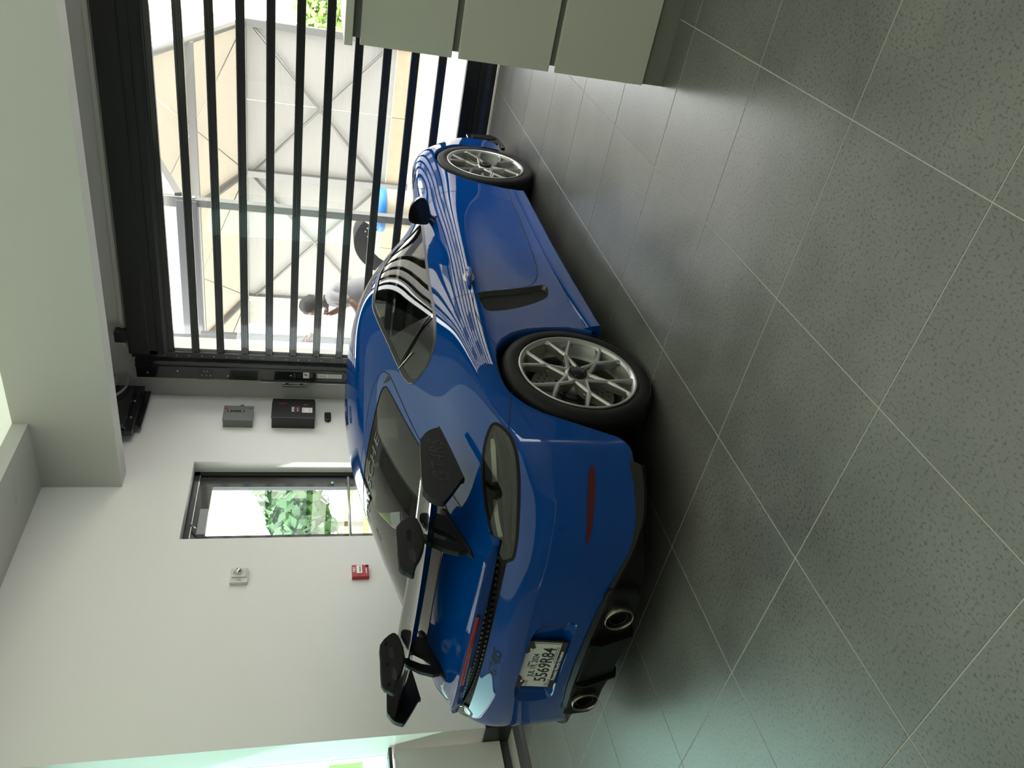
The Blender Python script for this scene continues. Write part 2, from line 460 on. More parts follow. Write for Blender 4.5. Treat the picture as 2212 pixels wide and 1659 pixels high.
# ---------------------------------------------------------------- the car
def build_car():
    car = empty('sports_car', (-2.7086, 2.6953, 0), 1.55787, 'glossy blue two-door sports car with a black rear wing, parked inside', 'car')
    PAINT = mat('blue_paint', (.0, .052, .27, 1), .5, 0, 1.0, 0.0, coat_rough=.015)
    BLK = mat('gloss_black', (.006, .006, .007, 1), .12, 0, .6)
    SATIN = mat('satin_black', (.006, .006, .007, 1), .5, 0, 0, .2, bump=.15, bscale=500)
    DARK = mat('black_plastic', (.005, .005, .006, 1), .55, 0, 0, .2)
    GAP = mat('gap_black', (.002, .002, .003, 1), .8)
    WINGB = mat('satin_wing_black', (.0085, .0085, .0092, 1), .5, 0, 0, .25)
    CARB = mat('gloss_carbon', (.010, .010, .011, 1), .2, 0, 1.0)
    CHROME = mat('bright_metal', (.75, .76, .78, 1), .15, 1)
    PANE = glassmat('car_glass', (.30, .33, .33, 1), 1.0)
    PANE_R = glassmat('rear_glass', (.16, .17, .16, 1), 1.0)
    V, Fq = body_surface(4); N = mesh_normals(V, Fq); T = np.concatenate([Fq[:, :3], Fq[:, [0, 2, 3]]])
    S = Shell(V, N, T); surf = Surf(V, Fq)
    xz = lambda P: np.stack([P[:, 0], P[:, 2]], 1)
    xy = lambda P: np.stack([P[:, 0], np.abs(P[:, 1])], 1)
    yz = lambda P: np.stack([np.abs(P[:, 1]), P[:, 2]], 1)
    dz = lambda P: np.stack([-(.75 * P[:, 0] + .66 * np.abs(P[:, 1])), P[:, 2]], 1)
    sd = lambda a: (-(.75 * a[0] + .66 * a[1]), a[2])
    # --- outlines measured on the car
    RARCH = [(.30, .02), (.322, .186), (.352, .30), (.345, .42), (.318, .52), (.275, .595), (.205, .662), (.139, .696), (.05, .714), (-.05, .717), (-.12, .711), (-.186, .693), (-.26, .645), (-.315, .582), (-.36, .50), (-.394, .431), (-.448, .308), (-.485, .268), (-.55, .215), (-.55, .02)]
    FARCH = [(2.10, .02), (2.085, .20), (2.10, .27), (2.133, .36), (2.164, .448), (2.208, .55), (2.28, .63), (2.36, .667), (2.444, .683), (2.53, .688), (2.62, .68), (2.70, .65), (2.77, .60), (2.83, .52), (2.865, .42), (2.875, .30), (2.87, .02)]
    DLO = [(1.70, .845), (1.69, .875), (1.655, .905), (1.59, .98), (1.458, 1.073), (1.3, 1.12), (1.165, 1.144), (1.089, 1.155), (1.01, 1.157), (.927, 1.148), (.80, 1.130), (.675, 1.108), (.531, 1.084), (.389, 1.058), (.324, 1.043), (.278, 1.028), (.256, 1.010), (.253, .988), (.263, .96), (.289, .942), (.322, .927), (.37, .917), (.43, .910), (.609, .893), (.897, .883), (1.254, .865), (1.543, .848), (1.66, .842)]
    DOOR = [(1.60, .90), (1.66, .845), (1.79, .825), (1.888, .788), (1.949, .742), (1.979, .685), (1.996, .609), (1.99, .489), (1.955, .373), (1.905, .285), (1.87, .266), (1.445, .273), (1.089, .292), (.955, .308), (.87, .335), (.80, .385), (.756, .488), (.70, .60), (.66, .675), (.653, .70), (.650, .766), (.641, .826), (.613, .893), (.60, .95)]
    INTAKE = [(.655, .690), (.69, .63), (.724, .56), (.757, .48), (.78, .41), (.800, .335), (.800, .310), (.785, .298), (.76, .297), (.721, .303), (.665, .325), (.624, .368), (.562, .462), (.52, .53), (.490, .585), (.470, .64), (.468, .662), (.482, .677), (.51, .686), (.58, .691)]
    TAIL = [(-.451, .732, .826), (-.41, .775, .820), (-.376, .811, .811), (-.350, .838, .798), (-.335, .852, .785), (-.337, .862, .771), (-.369, .867, .750), (-.424, .866, .728), (-.495, .844, .716), (-.555, .804, .712), (-.602, .752, .710), (-.643, .695, .709), (-.702, .607, .710), (-.731, .537, .714), (-.733, .515, .724), (-.722, .492, .748), (-.705, .505, .766), (-.660, .555, .789), (-.61, .60, .803), (-.56, .64, .814), (-.501, .690, .824)]
    tail2 = [sd(p) for p in TAIL]
    GLASS = [(.325, -.1), (.325, .0), (.328, .13), (.342, .257), (.375, .36), (.41, .43), (.420, .455), (.412, .472), (.386, .481), (.25, .49), (.1, .497), (-.081, .502), (-.249, .477), (-.37, .442), (-.415, .402), (-.438, .345), (-.448, .279), (-.457, .147), (-.459, 0), (-.459, -.1)]
    HATCH = [(.39, -.1), (.39, 0), (.40, .146), (.435, .265), (.485, .369), (.510, .44), (.514, .475), (.503, .498), (.47, .512), (.411, .519), (.2, .521), (-.037, .520), (-.381, .512), (-.52, .525), (-.60, .535), (-.66, .53), (-.80, .53), (-.95, .5), (-.95, -.1)]
    WIND = [(1.235, -.1), (1.235, 0), (1.228, .25), (1.20, .42), (1.20, .50), (1.25, .545), (1.45, .575), (1.65, .585), (1.82, .60), (1.90, .55), (1.945, .36), (1.96, 0), (1.96, -.1)]
    REFL = [sd(p) for p in [(-.563, .853, .424), (-.586, .833, .444), (-.635, .783, .450), (-.703, .703, .453), (-.755, .622, .452), (-.766, .605, .446), (-.744, .644, .436), (-.681, .73, .424), (-.611, .808, .418)]]
    PLATE = [(-.1, .612), (0, .612), (.12, .611), (.185, .604), (.235, .588), (.262, .560), (.272, .50), (.262, .435), (.235, .420), (.15, .428), (0, .431), (-.1, .431)]
    FUEL = [(2.19 + .118 * math.cos(a), .757 + .058 * math.sin(a) + .028 * math.cos(a)) for a in np.linspace(0, 2 * math.pi, 28, endpoint=False)]
    sm = lambda p, n=4: [tuple(q) for q in smooth_poly(p, n)]
    slot_lo = lambda y: .757 - .09 * y * y

    big = lambda P: np.abs(P[:, 1]) > .55
    S.cut(lambda P: poly_sd(xz(P), RARCH), [0], 1, lambda P: big(P) & (P[:, 0] < .7) & (P[:, 0] > -.8))
    S.cut(lambda P: poly_sd(xz(P), FARCH), [0], 1, lambda P: big(P) & (P[:, 0] > 1.9) & (P[:, 0] < 3.1))
    dlo = sm(DLO, 3); mk = lambda P: (np.abs(P[:, 1]) > .45) & (P[:, 2] > .8) & (P[:, 0] > .1) & (P[:, 0] < 1.9)
    S.cut(lambda P: poly_sd(xz(P), dlo), [0], 2, mk)
    S.cut(lambda P: poly_sd(xz(P), dlo) + .013, [2], 3, mk)
    S.cut(lambda P: (P[:, 0] - .600) - (P[:, 2] - .893) * .36, [3], 4, mk)
    S.cut(lambda P: poly_sd(xz(P), sm(INTAKE)), [0], 6, lambda P: big(P) & (P[:, 0] > .3) & (P[:, 0] < 1.0))
    S.cut(lambda P: poly_sd(xz(P), sm(DOOR, 2)), [0], 5, lambda P: big(P) & (P[:, 0] > .4) & (P[:, 0] < 2.2))
    S.cut(lambda P: poly_sd(xz(P), FUEL), [0], 7, lambda P: (P[:, 1] < -.6) & (P[:, 0] > 2.0) & (P[:, 0] < 2.4))
    S.cut(lambda P: poly_sd(dz(P), tail2), [0], 8, lambda P: (P[:, 0] < -.2) & (np.abs(P[:, 1]) > .42) & (P[:, 2] > .6))
    S.cut(lambda P: poly_sd(xy(P), GLASS), [0], 9, lambda P: (P[:, 0] < .6) & (P[:, 0] > -.6) & (np.abs(P[:, 1]) < .7) & (P[:, 2] > .7))
    S.cut(lambda P: slot_lo(P[:, 1]) - P[:, 2], [0], 11, lambda P: (P[:, 0] < -.60) & (np.abs(P[:, 1]) < .575) & (P[:, 2] < .80))
    S.cut(lambda P: poly_sd(xy(P), HATCH), [0], 10, lambda P: (P[:, 0] < .7) & (np.abs(P[:, 1]) < .75) & (P[:, 2] > .76))
    S.cut(lambda P: poly_sd(xy(P), WIND), [0], 14, lambda P: (P[:, 0] < 2.1) & (P[:, 0] > 1.1) & (P[:, 2] > .85) & (np.abs(P[:, 1]) < .68))
    S.cut(lambda P: poly_sd(dz(P), sm(REFL, 3)), [0], 13, lambda P: (P[:, 0] < -.4) & (np.abs(P[:, 1]) > .45) & (P[:, 2] < .6))
    S.cut(lambda P: poly_sd(yz(P), sm(PLATE, 3)), [0], 12, lambda P: (P[:, 0] < -.7) & (np.abs(P[:, 1]) < .35) & (P[:, 2] > .35) & (P[:, 2] < .68))

    def zb(P):
        ya = np.abs(P[:, 1]); side = np.minimum(.685 + (-.184 - P[:, 0]) * .243, .737)
        return P[:, 2] - np.where(ya < .5, np.maximum(side, slot_lo(ya)), side)
    S.cut(zb, [0], 15, lambda P: (P[:, 0] < -.16))
    # --- panels
    shell_obj('body_shell', *S.region(0), PAINT, car)
    shell_obj('rear_bumper', *S.region(15), PAINT, car)
    shell_obj('hatch_lid', *S.region(10), PAINT, car)
    ix = lambda P: .055 * np.clip(-poly_sd(xz(P), sm(INTAKE)) / .05, 0, 1) ** .8
    px = lambda P: .034 * np.clip(-poly_sd(yz(P), sm(PLATE, 3)) / .022, 0, 1)
    V1, N1, T1 = S.region(12, disp=px); shell_obj('plate_recess', V1, N1, T1, PAINT, car, renorm=True)
    inner_src = []
    for sgn, in ((-1,), (1,)):
        d = shell_obj('door', *S.region(5, sgn), PAINT, car)
        shell_obj('side_window', *S.region(3, sgn, off=-.004), PANE, car)
        shell_obj('window_trim', *S.region(2, sgn, off=.001), mat('window_trim_black', (.01, .01, .011, 1), .3), car)
        q = shell_obj('quarter_window_panel', *S.region(4, sgn, off=-.001), CARB, car)
        shell_obj('side_intake', *S.region(6, sgn, disp=ix), CARB, car, renorm=True)
        # raised rib and fin on the black quarter panel
        rb = MB(); pts = []
        for x, z in ((.585, .915), (.565, .945), (.50, 1.0), (.455, 1.045), (.425, 1.068)):
            p, n = surf.side(x, z, sgn); pts.append(p + n * .006)
        rb.tube(pts, [.004, .006, .006, .005, .003], 6); rb.build('quarter_rib', BLK, q, True)
        pts = []
        for x, z in ((.425, 1.066), (.43, 1.035), (.437, 1.005)):
            p, n = surf.side(x, z, sgn); pts.append(p + n * .004)
        MB().tube(pts, .0035, 6).build('quarter_rib', CHROME, q, True)
        # chrome line along the upper window trim
        pts = [surf.side(x, z, sgn) for x, z in dlo[6:48]]; pts = [p + n * .002 for p, n in pts if p]
        MB().tube(pts, .0022, 6).build('trim_strip', mat('dark_chrome', (.35, .36, .38, 1), .18, 1), car, True)
        # handle
        cen = (.845, .704)
        V2 = []; F2 = []
        for k in range(24):
            a = 2 * math.pi * k / 24; e = (cen[0] + .062 * math.cos(a) + .0 * math.sin(a), cen[1] + .030 * math.sin(a) - .008 * math.cos(a)); p, n = surf.side(e[0], e[1], sgn); V2.append(p + n * .0007)
        p, n = surf.side(*cen, sgn); V2.append(p + n * .0004)
        for k in range(24): F2.append((k, (k + 1) % 24, 24))
        link('handle_recess_shade', pymesh('handle_recess_shade', V2, F2), mat('recess_shade', (.0, .012, .06, 1), .3, 0, 1), d, True)  # flat disc on the door; the hollow's shade is painted as darker blue
        L = []
        for k in range(15):
            a = k / 14; x = .935 - .205 * a; z = .692 + .024 * a; p, n = surf.side(x, z, sgn); L.append(p + n * (.028 * math.sin(math.pi * a) ** .45 + .001))
        MB().tube(L, [.006 + .010 * math.sin(math.pi * k / 14) ** .5 for k in range(15)], 12).build('door_handle', PAINT, d, True)
        # tail light
        V2, N2, T2 = S.region(8, sgn); lens = shell_obj('tail_light', V2, N2, T2, glassmat('smoked_lens', (.55, .56, .53, 1), 1.0), car)
        rim = [surf.near((a, b * sgn, c))[0] for a, b, c in TAIL]
        V3, F3 = ribbon(surf, [tuple(p) for p in rim], .0065, .001, 4, True); link('lens_seal', pymesh('lens_seal', V3, F3), DARK, lens)
        dd = lambda P: np.minimum(.05, .004 + 1.2 * np.clip(-poly_sd(dz(P), tail2), 0, 1))
        V4, N4, T4 = S.region(8, sgn, disp=dd); shell_obj('lamp_housing', V4, N4, T4, mat('lamp_grey', (.045, .045, .043, 1), .35, .3), lens, renorm=True)

        def lamp_strip(name, pts, w, m, off):
            V5, F5 = ribbon(surf, [(a, b * sgn, c) for a, b, c in pts], w, off, 5); link(name, pymesh(name, V5, F5), m, lens)
        LG = mat('lamp_reflector', (.55, .55, .50, 1), .25, .6)
        DR = mat('lamp_dark', (.012, .012, .012, 1), .3)
        lamp_strip('lamp_blade', [(-.36, .835, .775), (-.46, .80, .765), (-.56, .73, .758), (-.65, .63, .752), (-.70, .56, .745)], .007, DR, -.004)
        lamp_strip('lamp_blade', [(-.50, .70, .815), (-.53, .70, .79), (-.55, .74, .757), (-.56, .79, .722)], .008, DR, -.005)
        lamp_strip('lamp_blade', [(-.40, .845, .735), (-.50, .825, .728), (-.60, .73, .724), (-.70, .58, .722)], .008, DR, -.006)
        lamp_strip('lamp_tube', [(-.38, .822, .785), (-.46, .775, .79), (-.52, .72, .785)], .012, LG, -.012)
        lamp_strip('lamp_tube', [(-.57, .675, .785), (-.62, .625, .78), (-.67, .57, .765)], .010, LG, -.010)
        # red reflector
        shell_obj('reflector', *S.region(13, sgn, off=.0015), mat('reflector_red', (.085, .002, .006, 1), .12, 0, .8), car)
        # panel gaps on the flank
        gaps = []
        side = lambda pts, z0=None: [tuple(p) for p, n in (surf.side(x, z, sgn) for x, z in pts) if p]
        gaps.append(ribbon(surf, side(DOOR[1:22]), .0020, .0006, 4))
        gaps.append(ribbon(surf, side([(1.87, .266), (1.98, .256), (2.09, .248)]), .0018, .0006, 4))
        gaps.append(ribbon(surf, side([(.645, .715), (.50, .731), (.351, .727), (.229, .708), (.165, .688)]), .0018, .0006, 4))
        gaps.append(ribbon(surf, side([(-.184, .683), (-.229, .695), (-.325, .717), (-.385, .731)]), .0018, .0006, 4))
        gaps.append(ribbon(surf, [tuple(surf.top(a, b * sgn)[0]) for a, b in HATCH[1:15]], .0022, .0006, 4))
        gaps.append(ribbon(surf, [tuple(surf.top(a, b * sgn)[0]) for a, b in GLASS[1:19]], .0030, .0008, 4))
        g = MB()
        for a, b in gaps: g.add(a, b)
        g.build('panel_gap', GAP, car, fix=False)
        # parking sensors
        for y, z in ((.671, .556), (.268, .564)):
            p, n = surf.rear(y * sgn, z); V6, F6 = ribbon(surf, [tuple(p + n.orthogonal().normalized() * 0 + Vector((0, .0095 * math.cos(a), .0095 * math.sin(a)))) for a in np.linspace(0, 2 * math.pi, 12, endpoint=False)], .0008, .0006, 2, True)
            link('parking_sensor', pymesh('parking_sensor', V6, F6), GAP, car)
        # louvres on the front wing
        for k, (x0, y0, x1, y1) in enumerate(((2.62, .765, 2.56, .70), (2.52, .785, 2.46, .70), (2.42, .785, 2.36, .70))):
            P0 = [surf.top(x0 + (x1 - x0) * t, sgn * (y0 + (y1 - y0) * t))[0] for t in np.linspace(0, 1, 5)]
            V6, F6 = ribbon(surf, [tuple(p) for p in P0], .019, .0015, 3); link('wing_louvre', pymesh('wing_louvre', V6, F6), GAP, car)
        # arch lips and liners
        for arch, cx, cz, nm in ((RARCH, 0, .342, 'rear'), (FARCH, 2.482, .338, 'front')):
            pp = smooth_poly(arch[1:-1], 3, False); L0 = []
            for x, z in pp:
                p, n = surf.side(x, z, sgn)
                if p is None: p, n = surf.near((x, sgn * .9, z))
                L0.append(p)
            V7 = []; F7 = []
            for p in L0:
                d2 = Vector((cx - p.x, 0, cz - p.z)).normalized()
                V7 += [p, p + d2 * .010 + Vector((0, -sgn * .006, 0)), p + d2 * .012 + Vector((0, -sgn * .05, 0))]
            for i in range(len(L0) - 1):
                for j in (0, 1): F7.append((3 * i + j, 3 * i + j + 1, 3 * i + j + 4, 3 * i + j + 3))
            link('arch_lip', pymesh('arch_lip', V7, F7), PAINT, car, True)
            V8 = []; F8 = []
            for p in L0:
                d2 = Vector((cx - p.x, 0, cz - p.z)).normalized(); e = p + d2 * .006
                V8 += [Vector((e.x, p.y - sgn * .03, e.z)), Vector((e.x, sgn * .50, e.z))]
            for i in range(len(L0) - 1): F8.append((2 * i, 2 * i + 1, 2 * i + 3, 2 * i + 2))
            V8 += [Vector((cx + (p.x - cx) * 1.0, sgn * .5, p.z)) for p in L0]; k0 = 2 * len(L0); F8.append(tuple(range(k0, k0 + len(L0))))
            link('arch_liner', pymesh('arch_liner', V8, F8), GAP, car)
    pts = [tuple(surf.side(x, z, -1)[0]) for x, z in FUEL]
    shell_obj('fuel_flap', *S.region(7), PAINT, car)
    V3, F3 = ribbon(surf, pts, .0016, .0006, 2, True); link('fuel_flap_gap', pymesh('fuel_flap_gap', V3, F3), GAP, car)
    shell_obj('windscreen', *S.region(14, off=-.002), PANE, car)
    rw = shell_obj('rear_window', *S.region(9, off=-.001), PANE_R, car)
    # inner liner so that the panels have thickness
    V9, N9, T9 = S.region([0, 5, 10, 15, 7, 6], off=-.022); shell_obj('inner_liner', V9, -N9, T9[:, ::-1], mat('liner_black', (.006, .006, .006, 1), .9), car)
    # --- lettering on the rear window
    me = text_mesh('PORSCHE', .105, 0, .002, 1.05, 0, 1.3)
    for v in me.vertices:
        p, n = surf.top(.235 + v.co.y * .8 + .10 * (v.co.x / .45) ** 2 * .55, -v.co.x * 1.02); v.co = p + n * .0016
    me.materials.clear(); me.materials.append(mat('window_print', (.115, .118, .11, 1), .4)); link('window_lettering', me, None, rw)
    p, n = surf.top(-.30, .10); text('window_lettering', '-RS', .03, DARK, frame(p + n * .002, (0, -1, 0), (1, 0, .35)), rw)
    # --- script on the bumper shelf
    me = text_mesh('GT4RS', .062, 0, .0006, .95, .35, .95)
    for v in me.vertices:
        p, n = surf.rear(-v.co.x, .716 + v.co.y * .75); v.co = p + n * .0012
    me.materials.clear(); me.materials.append(DARK); link('rear_lettering', me, None, car)
    # --- rear grille slot
    V2, N2, T2 = S.region(11, off=-.012); gr = shell_obj('rear_grille', V2, N2, T2, GAP, car)
    mb = MB()
    for y in np.arange(-.50, .501, .028):
        for zz in (.768, .785):
            p, n = surf.rear(y, min(zz, .79)); 
            if p: mb.box(p.x - .006, p.x + .01, y - .009, y + .009, zz - .005, zz + .003)
    tag(mb.build('grille_mesh', BLK, gr), kind='stuff')
    build_tail(car, surf, PAINT, DARK, BLK, SATIN)
    build_wing(car, surf, WINGB, BLK, SATIN)
    build_plate(car)
    build_wheels(car)
    build_mirrors(car, surf, BLK, DARK)
    build_sills(car, surf, PAINT, BLK, SATIN)
    build_cabin(car)
    return car


def build_tail(car, surf, PAINT, DARK, BLK, SATIN):
    # ducktail lip
    ys = np.linspace(-.565, .565, 61); prof = []
    for y in ys:
        xe = -.79 + .27 * y * y; ze = .835 - .09 * y * y - .012 * max(0, (abs(y) - .48) / .085) ** 2
        x0 = xe + .17; p0 = surf.top(x0, y)[0]; row = []
        pe = surf.rear(y, .76)[0]; zlow = .785 - .05 * y * y
        xi = xe + .07
        for t in np.linspace(0, 1, 9):
            x = x0 + (xe - x0) * t; zs = (surf.top(x, y)[0] or p0).z if x > -.70 + .27 * y * y else None
            zl = p0.z + (ze - p0.z) * (1.35 * t - .35 * t ** .6 if t > 0 else 0) - .012 * math.sin(math.pi * t)
            row.append((x, y, zl + .002))
        row += [(xe - .002, y, ze - .004), (xe + .004, y, ze - .022), (xe + .010, y, zlow), (xe + .075, y, zlow - .004)]
        prof.append(row)
    k = len(prof[0]); V = [p for r in prof for p in r]; F = []
    for i in range(len(ys) - 1):
        for j in range(k - 1): F.append((i * k + j, (i + 1) * k + j, (i + 1) * k + j + 1, i * k + j + 1))
    F.append(tuple(range(k))); F.append(tuple(range(len(V) - 1, len(V) - k - 1, -1)))
    me = pymesh('duck_tail', V, F); o = link('duck_tail', me, PAINT, car, True); me.set_sharp_from_angle(angle=math.radians(38))
    V = []; F = []
    for i, y in enumerate(np.linspace(-.235, .235, 25)):
        xe = -.79 + .27 * y * y; ze = .835 - .09 * y * y
        V += [(xe - .0035, y, ze - .006), (xe - .004, y, ze - .010), (xe - .001, y, ze - .026), (xe + .004, y, ze - .028)]
        if i:
            for j in range(3): F.append((4 * i - 4 + j, 4 * i + j, 4 * i + j + 1, 4 * i - 3 + j))
    link('brake_light', pymesh('brake_light', V, F), mat('brake_red', (.42, .006, .012, 1), .12, 0, 1, bump=.3, bscale=150), o, True)
    # black lower valance with diffuser
    ys = np.linspace(-.87, .87, 71); V = []; F = []; k = 7
    ed = lambda y: float(np.interp(abs(y), (0, .16, .31, .42, .51, .60, .708, .80, .87), (.368, .362, .343, .322, .294, .262, .236, .236, .245)))
    for y in ys:
        zt = ed(y); x = fascia_x(y); u = min(1, max(0, (.66 - abs(y)) / .2)); zb_ = .165 + .03 * (1 - u)
        V += [(x + .04, y * .99, zt + .035), (x + .004, y, zt + .003), (x - .010, y, zt - .010), (x - .006, y, zt - .022), (x + .012, y * .99, zt - .030 - .02 * u), (x + .03 + .02 * (1 - u), y * .97, zb_), (x + .42, y * .9, .12)]
    for i in range(len(ys) - 1):
        for j in range(k - 1): F.append((i * k + j, (i + 1) * k + j, (i + 1) * k + j + 1, i * k + j + 1))
    dif = link('diffuser', pymesh('diffuser', V, F), SATIN, car, True); dif.data.set_sharp_from_angle(angle=math.radians(50))
    o = MB().prism([(-.872, .345), (-.868, .30), (-.835, .165), (-.80, .145), (-.5, .12), (-.5, .345)], -.125, .125, 'y').build('diffuser_keel', DARK, dif)
    bv = o.modifiers.new('b', 'BEVEL'); bv.width = .012; bv.segments = 3
    for y in (-.29, .29):
        o = MB().prism([(y - .145, .315), (y - .12, .335), (y + .12, .335), (y + .145, .315), (y + .135, .20), (y + .10, .175), (y - .10, .175), (y - .135, .20)], -.838, -.5, 'x').build('exhaust_housing', SATIN, dif)
        bv = o.modifiers.new('b', 'BEVEL'); bv.width = .015; bv.segments = 3; bv.limit_method = 'ANGLE'
    for y in (-.14, .14):
        MB().prism([(-.878, .34), (-.885, .30), (-.845, .150), (-.81, .135), (-.5, .12), (-.5, .34)], y - .005, y + .005, 'y').build('diffuser_fin', DARK, dif)
    TI = mat('exhaust_titanium', (.32, .29, .23, 1), .28, 1)
    for y in (-.29, .29):
        e = MB().lathe([(.054, .02), (.056, .0), (.0585, -.004), (.061, .002), (.061, .02), (.064, .16)], 32, 'x', (-.868, y, .258)).build('exhaust_tip', TI, car, True)
        MB().lathe([(.054, .0), (.054, .10), (.0, .10)], 32, 'x', (-.862, y, .258)).build('exhaust_bore', mat('bore_black', (.004, .004, .004, 1), .7), e, True)  # inside of the tip, one near-black colour
        m = MB().lathe([(.037, .004), (.039, .002), (.041, .004), (.041, .06), (.0, .06)], 28, 'x', (-.862, y, .258))
        for a in range(0, 360, 60):
            c, s = math.cos(math.radians(a)), math.sin(math.radians(a)); m.tube([(-.855, y + .040 * c, .258 + .040 * s), (-.855, y + .055 * c, .258 + .055 * s)], .0018, 5)
        m.build('exhaust_inner', mat('exhaust_dark', (.05, .045, .04, 1), .4, .8), e, True)


def build_wing(car, surf, WB, BLK, SATIN):
    w = empty('rear_wing'); w.parent = car
    # blade: aerofoil swept between the end plates
    ys = np.linspace(-.715, .715, 49); V = []; F = []; n = 20
    for y in ys:
        zt = 1.029 + .016 * (y / .72) ** 2; xt = -.630; xl = -.375 + .015 * (y / .72) ** 2; zl = 1.034 + .012 * (y / .72) ** 2
        for k in range(n):
            a = 2 * math.pi * k / n; t = .5 - .5 * math.cos(a)           # 0 lead .. 1 trail
            th = .26 * (.2969 * math.sqrt(t) - .126 * t - .3516 * t * t + .2843 * t ** 3 - .1015 * t ** 4) * .55
            cam_ = -.040 * 4 * t * (1 - t)
            V.append((xl + (xt - xl) * t, y, zl + (zt - zl) * t + cam_ + (th if a < math.pi else -th)))
    for i in range(len(ys) - 1):
        for j in range(n): F.append((i * n + j, (i + 1) * n + j, (i + 1) * n + (j + 1) % n, i * n + (j + 1) % n))
    F += [tuple(range(n)), tuple(range(len(V) - 1, len(V) - n - 1, -1))]
    me = pymesh('wing_blade', V, F); link('wing_blade', me, BLK, w, True); me.set_sharp_from_angle(angle=math.radians(50))
    EP = [(-.224, .974), (-.238, .962), (-.505, .911), (-.528, .918), (-.636, .991), (-.645, 1.012), (-.628, 1.047), (-.597, 1.066), (-.559, 1.073), (-.325, 1.057), (-.292, 1.049), (-.248, 1.019)]
    for sg in (-1, 1):
        o = MB().prism([tuple(p) for p in smooth_poly(EP, 3)], sg * .715, sg * .745, 'y').build('end_plate', WB, w, True)
        bv = o.modifiers.new('b', 'BEVEL'); bv.width = .009; bv.segments = 3; bv.limit_method = 'ANGLE'; o.data.set_sharp_from_angle(angle=math.radians(30))
        text('wing_lettering', 'GT4RS', .085, mat('embossed_black', (.010, .010, .011, 1), .35), frame((-.43, sg * .7456, .995), (-sg * 1, 0, 0) if sg > 0 else (1, 0, 0), (0, 0, 1)), w, shear=.3, sx=1.0, depth=.0004)
        BRK = [(-.385, 1.052), (-.395, 1.085), (-.445, 1.128), (-.52, 1.132), (-.655, 1.134), (-.683, 1.108), (-.700, 1.080), (-.675, 1.074), (-.64, 1.062), (-.60, 1.040), (-.52, 1.018), (-.43, 1.030)]
        b = MB().prism([tuple(p) for p in smooth_poly(BRK, 2)], sg * .375, sg * .405, 'y').build('wing_bracket', WB, w)
        bv = b.modifiers.new('b', 'BEVEL'); bv.width = .006; bv.segments = 2; bv.limit_method = 'ANGLE'
        for x, z in ((-.50, 1.078), (-.605, 1.078)):     # lightened windows of the bracket
            MB().prism([(x - .035, z - .012), (x - .02, z + .014), (x + .03, z + .012), (x + .038, z - .006), (x + .01, z - .014)], sg * .3745, sg * .4055, 'y').build('bracket_window', BLK, w)
        for x in (-.445, -.555, -.655):
            MB().lathe([(.0, -.002), (.007, -.002), (.009, .0), (.009, .003), (.0, .003)], 14, 'y', (x, sg * .375 - .002, 1.105)).build('bracket_bolt', SATIN, w, True)
        PY = [(-.395, .985), (-.425, .985), (-.465, .940), (-.495, .910), (-.545, .875), (-.565, .880), (-.560, .905), (-.540, .945), (-.515, .995), (-.545, .995), (-.575, .950), (-.600, .895), (-.595, .855), (-.590, .815), (-.55, .80), (-.36, .87), (-.40, .905), (-.415, .93), (-.385, .985)]
        zo = .012
        PYo = [(-.370, 1.005), (-.45, 1.02), (-.47, .990), (-.510, .930), (-.545, .893), (-.556, .905), (-.545, .945), (-.50, 1.03), (-.54, 1.02), (-.585, .955), (-.607, .895), (-.600, .85), (-.61, .812), (-.585, .80), (-.37, .868), (-.362, .885), (-.395, .905), (-.405, .93)]
        pb = MB().prism(PYo, sg * .395, sg * .425, 'y').build('wing_pylon', WB, w)
        bv = pb.modifiers.new('b', 'BEVEL'); bv.width = .005; bv.segments = 2; bv.limit_method = 'ANGLE'
        # foot along the lid
        L = []
        for x in np.linspace(-.36, -.625, 12):
            p, n = surf.top(x, sg * .41); L.append(p + n * .004)
        MB().tube(L, [.006] + [.016] * 10 + [.006], 10).build('pylon_foot', WB, w, True)
    return w


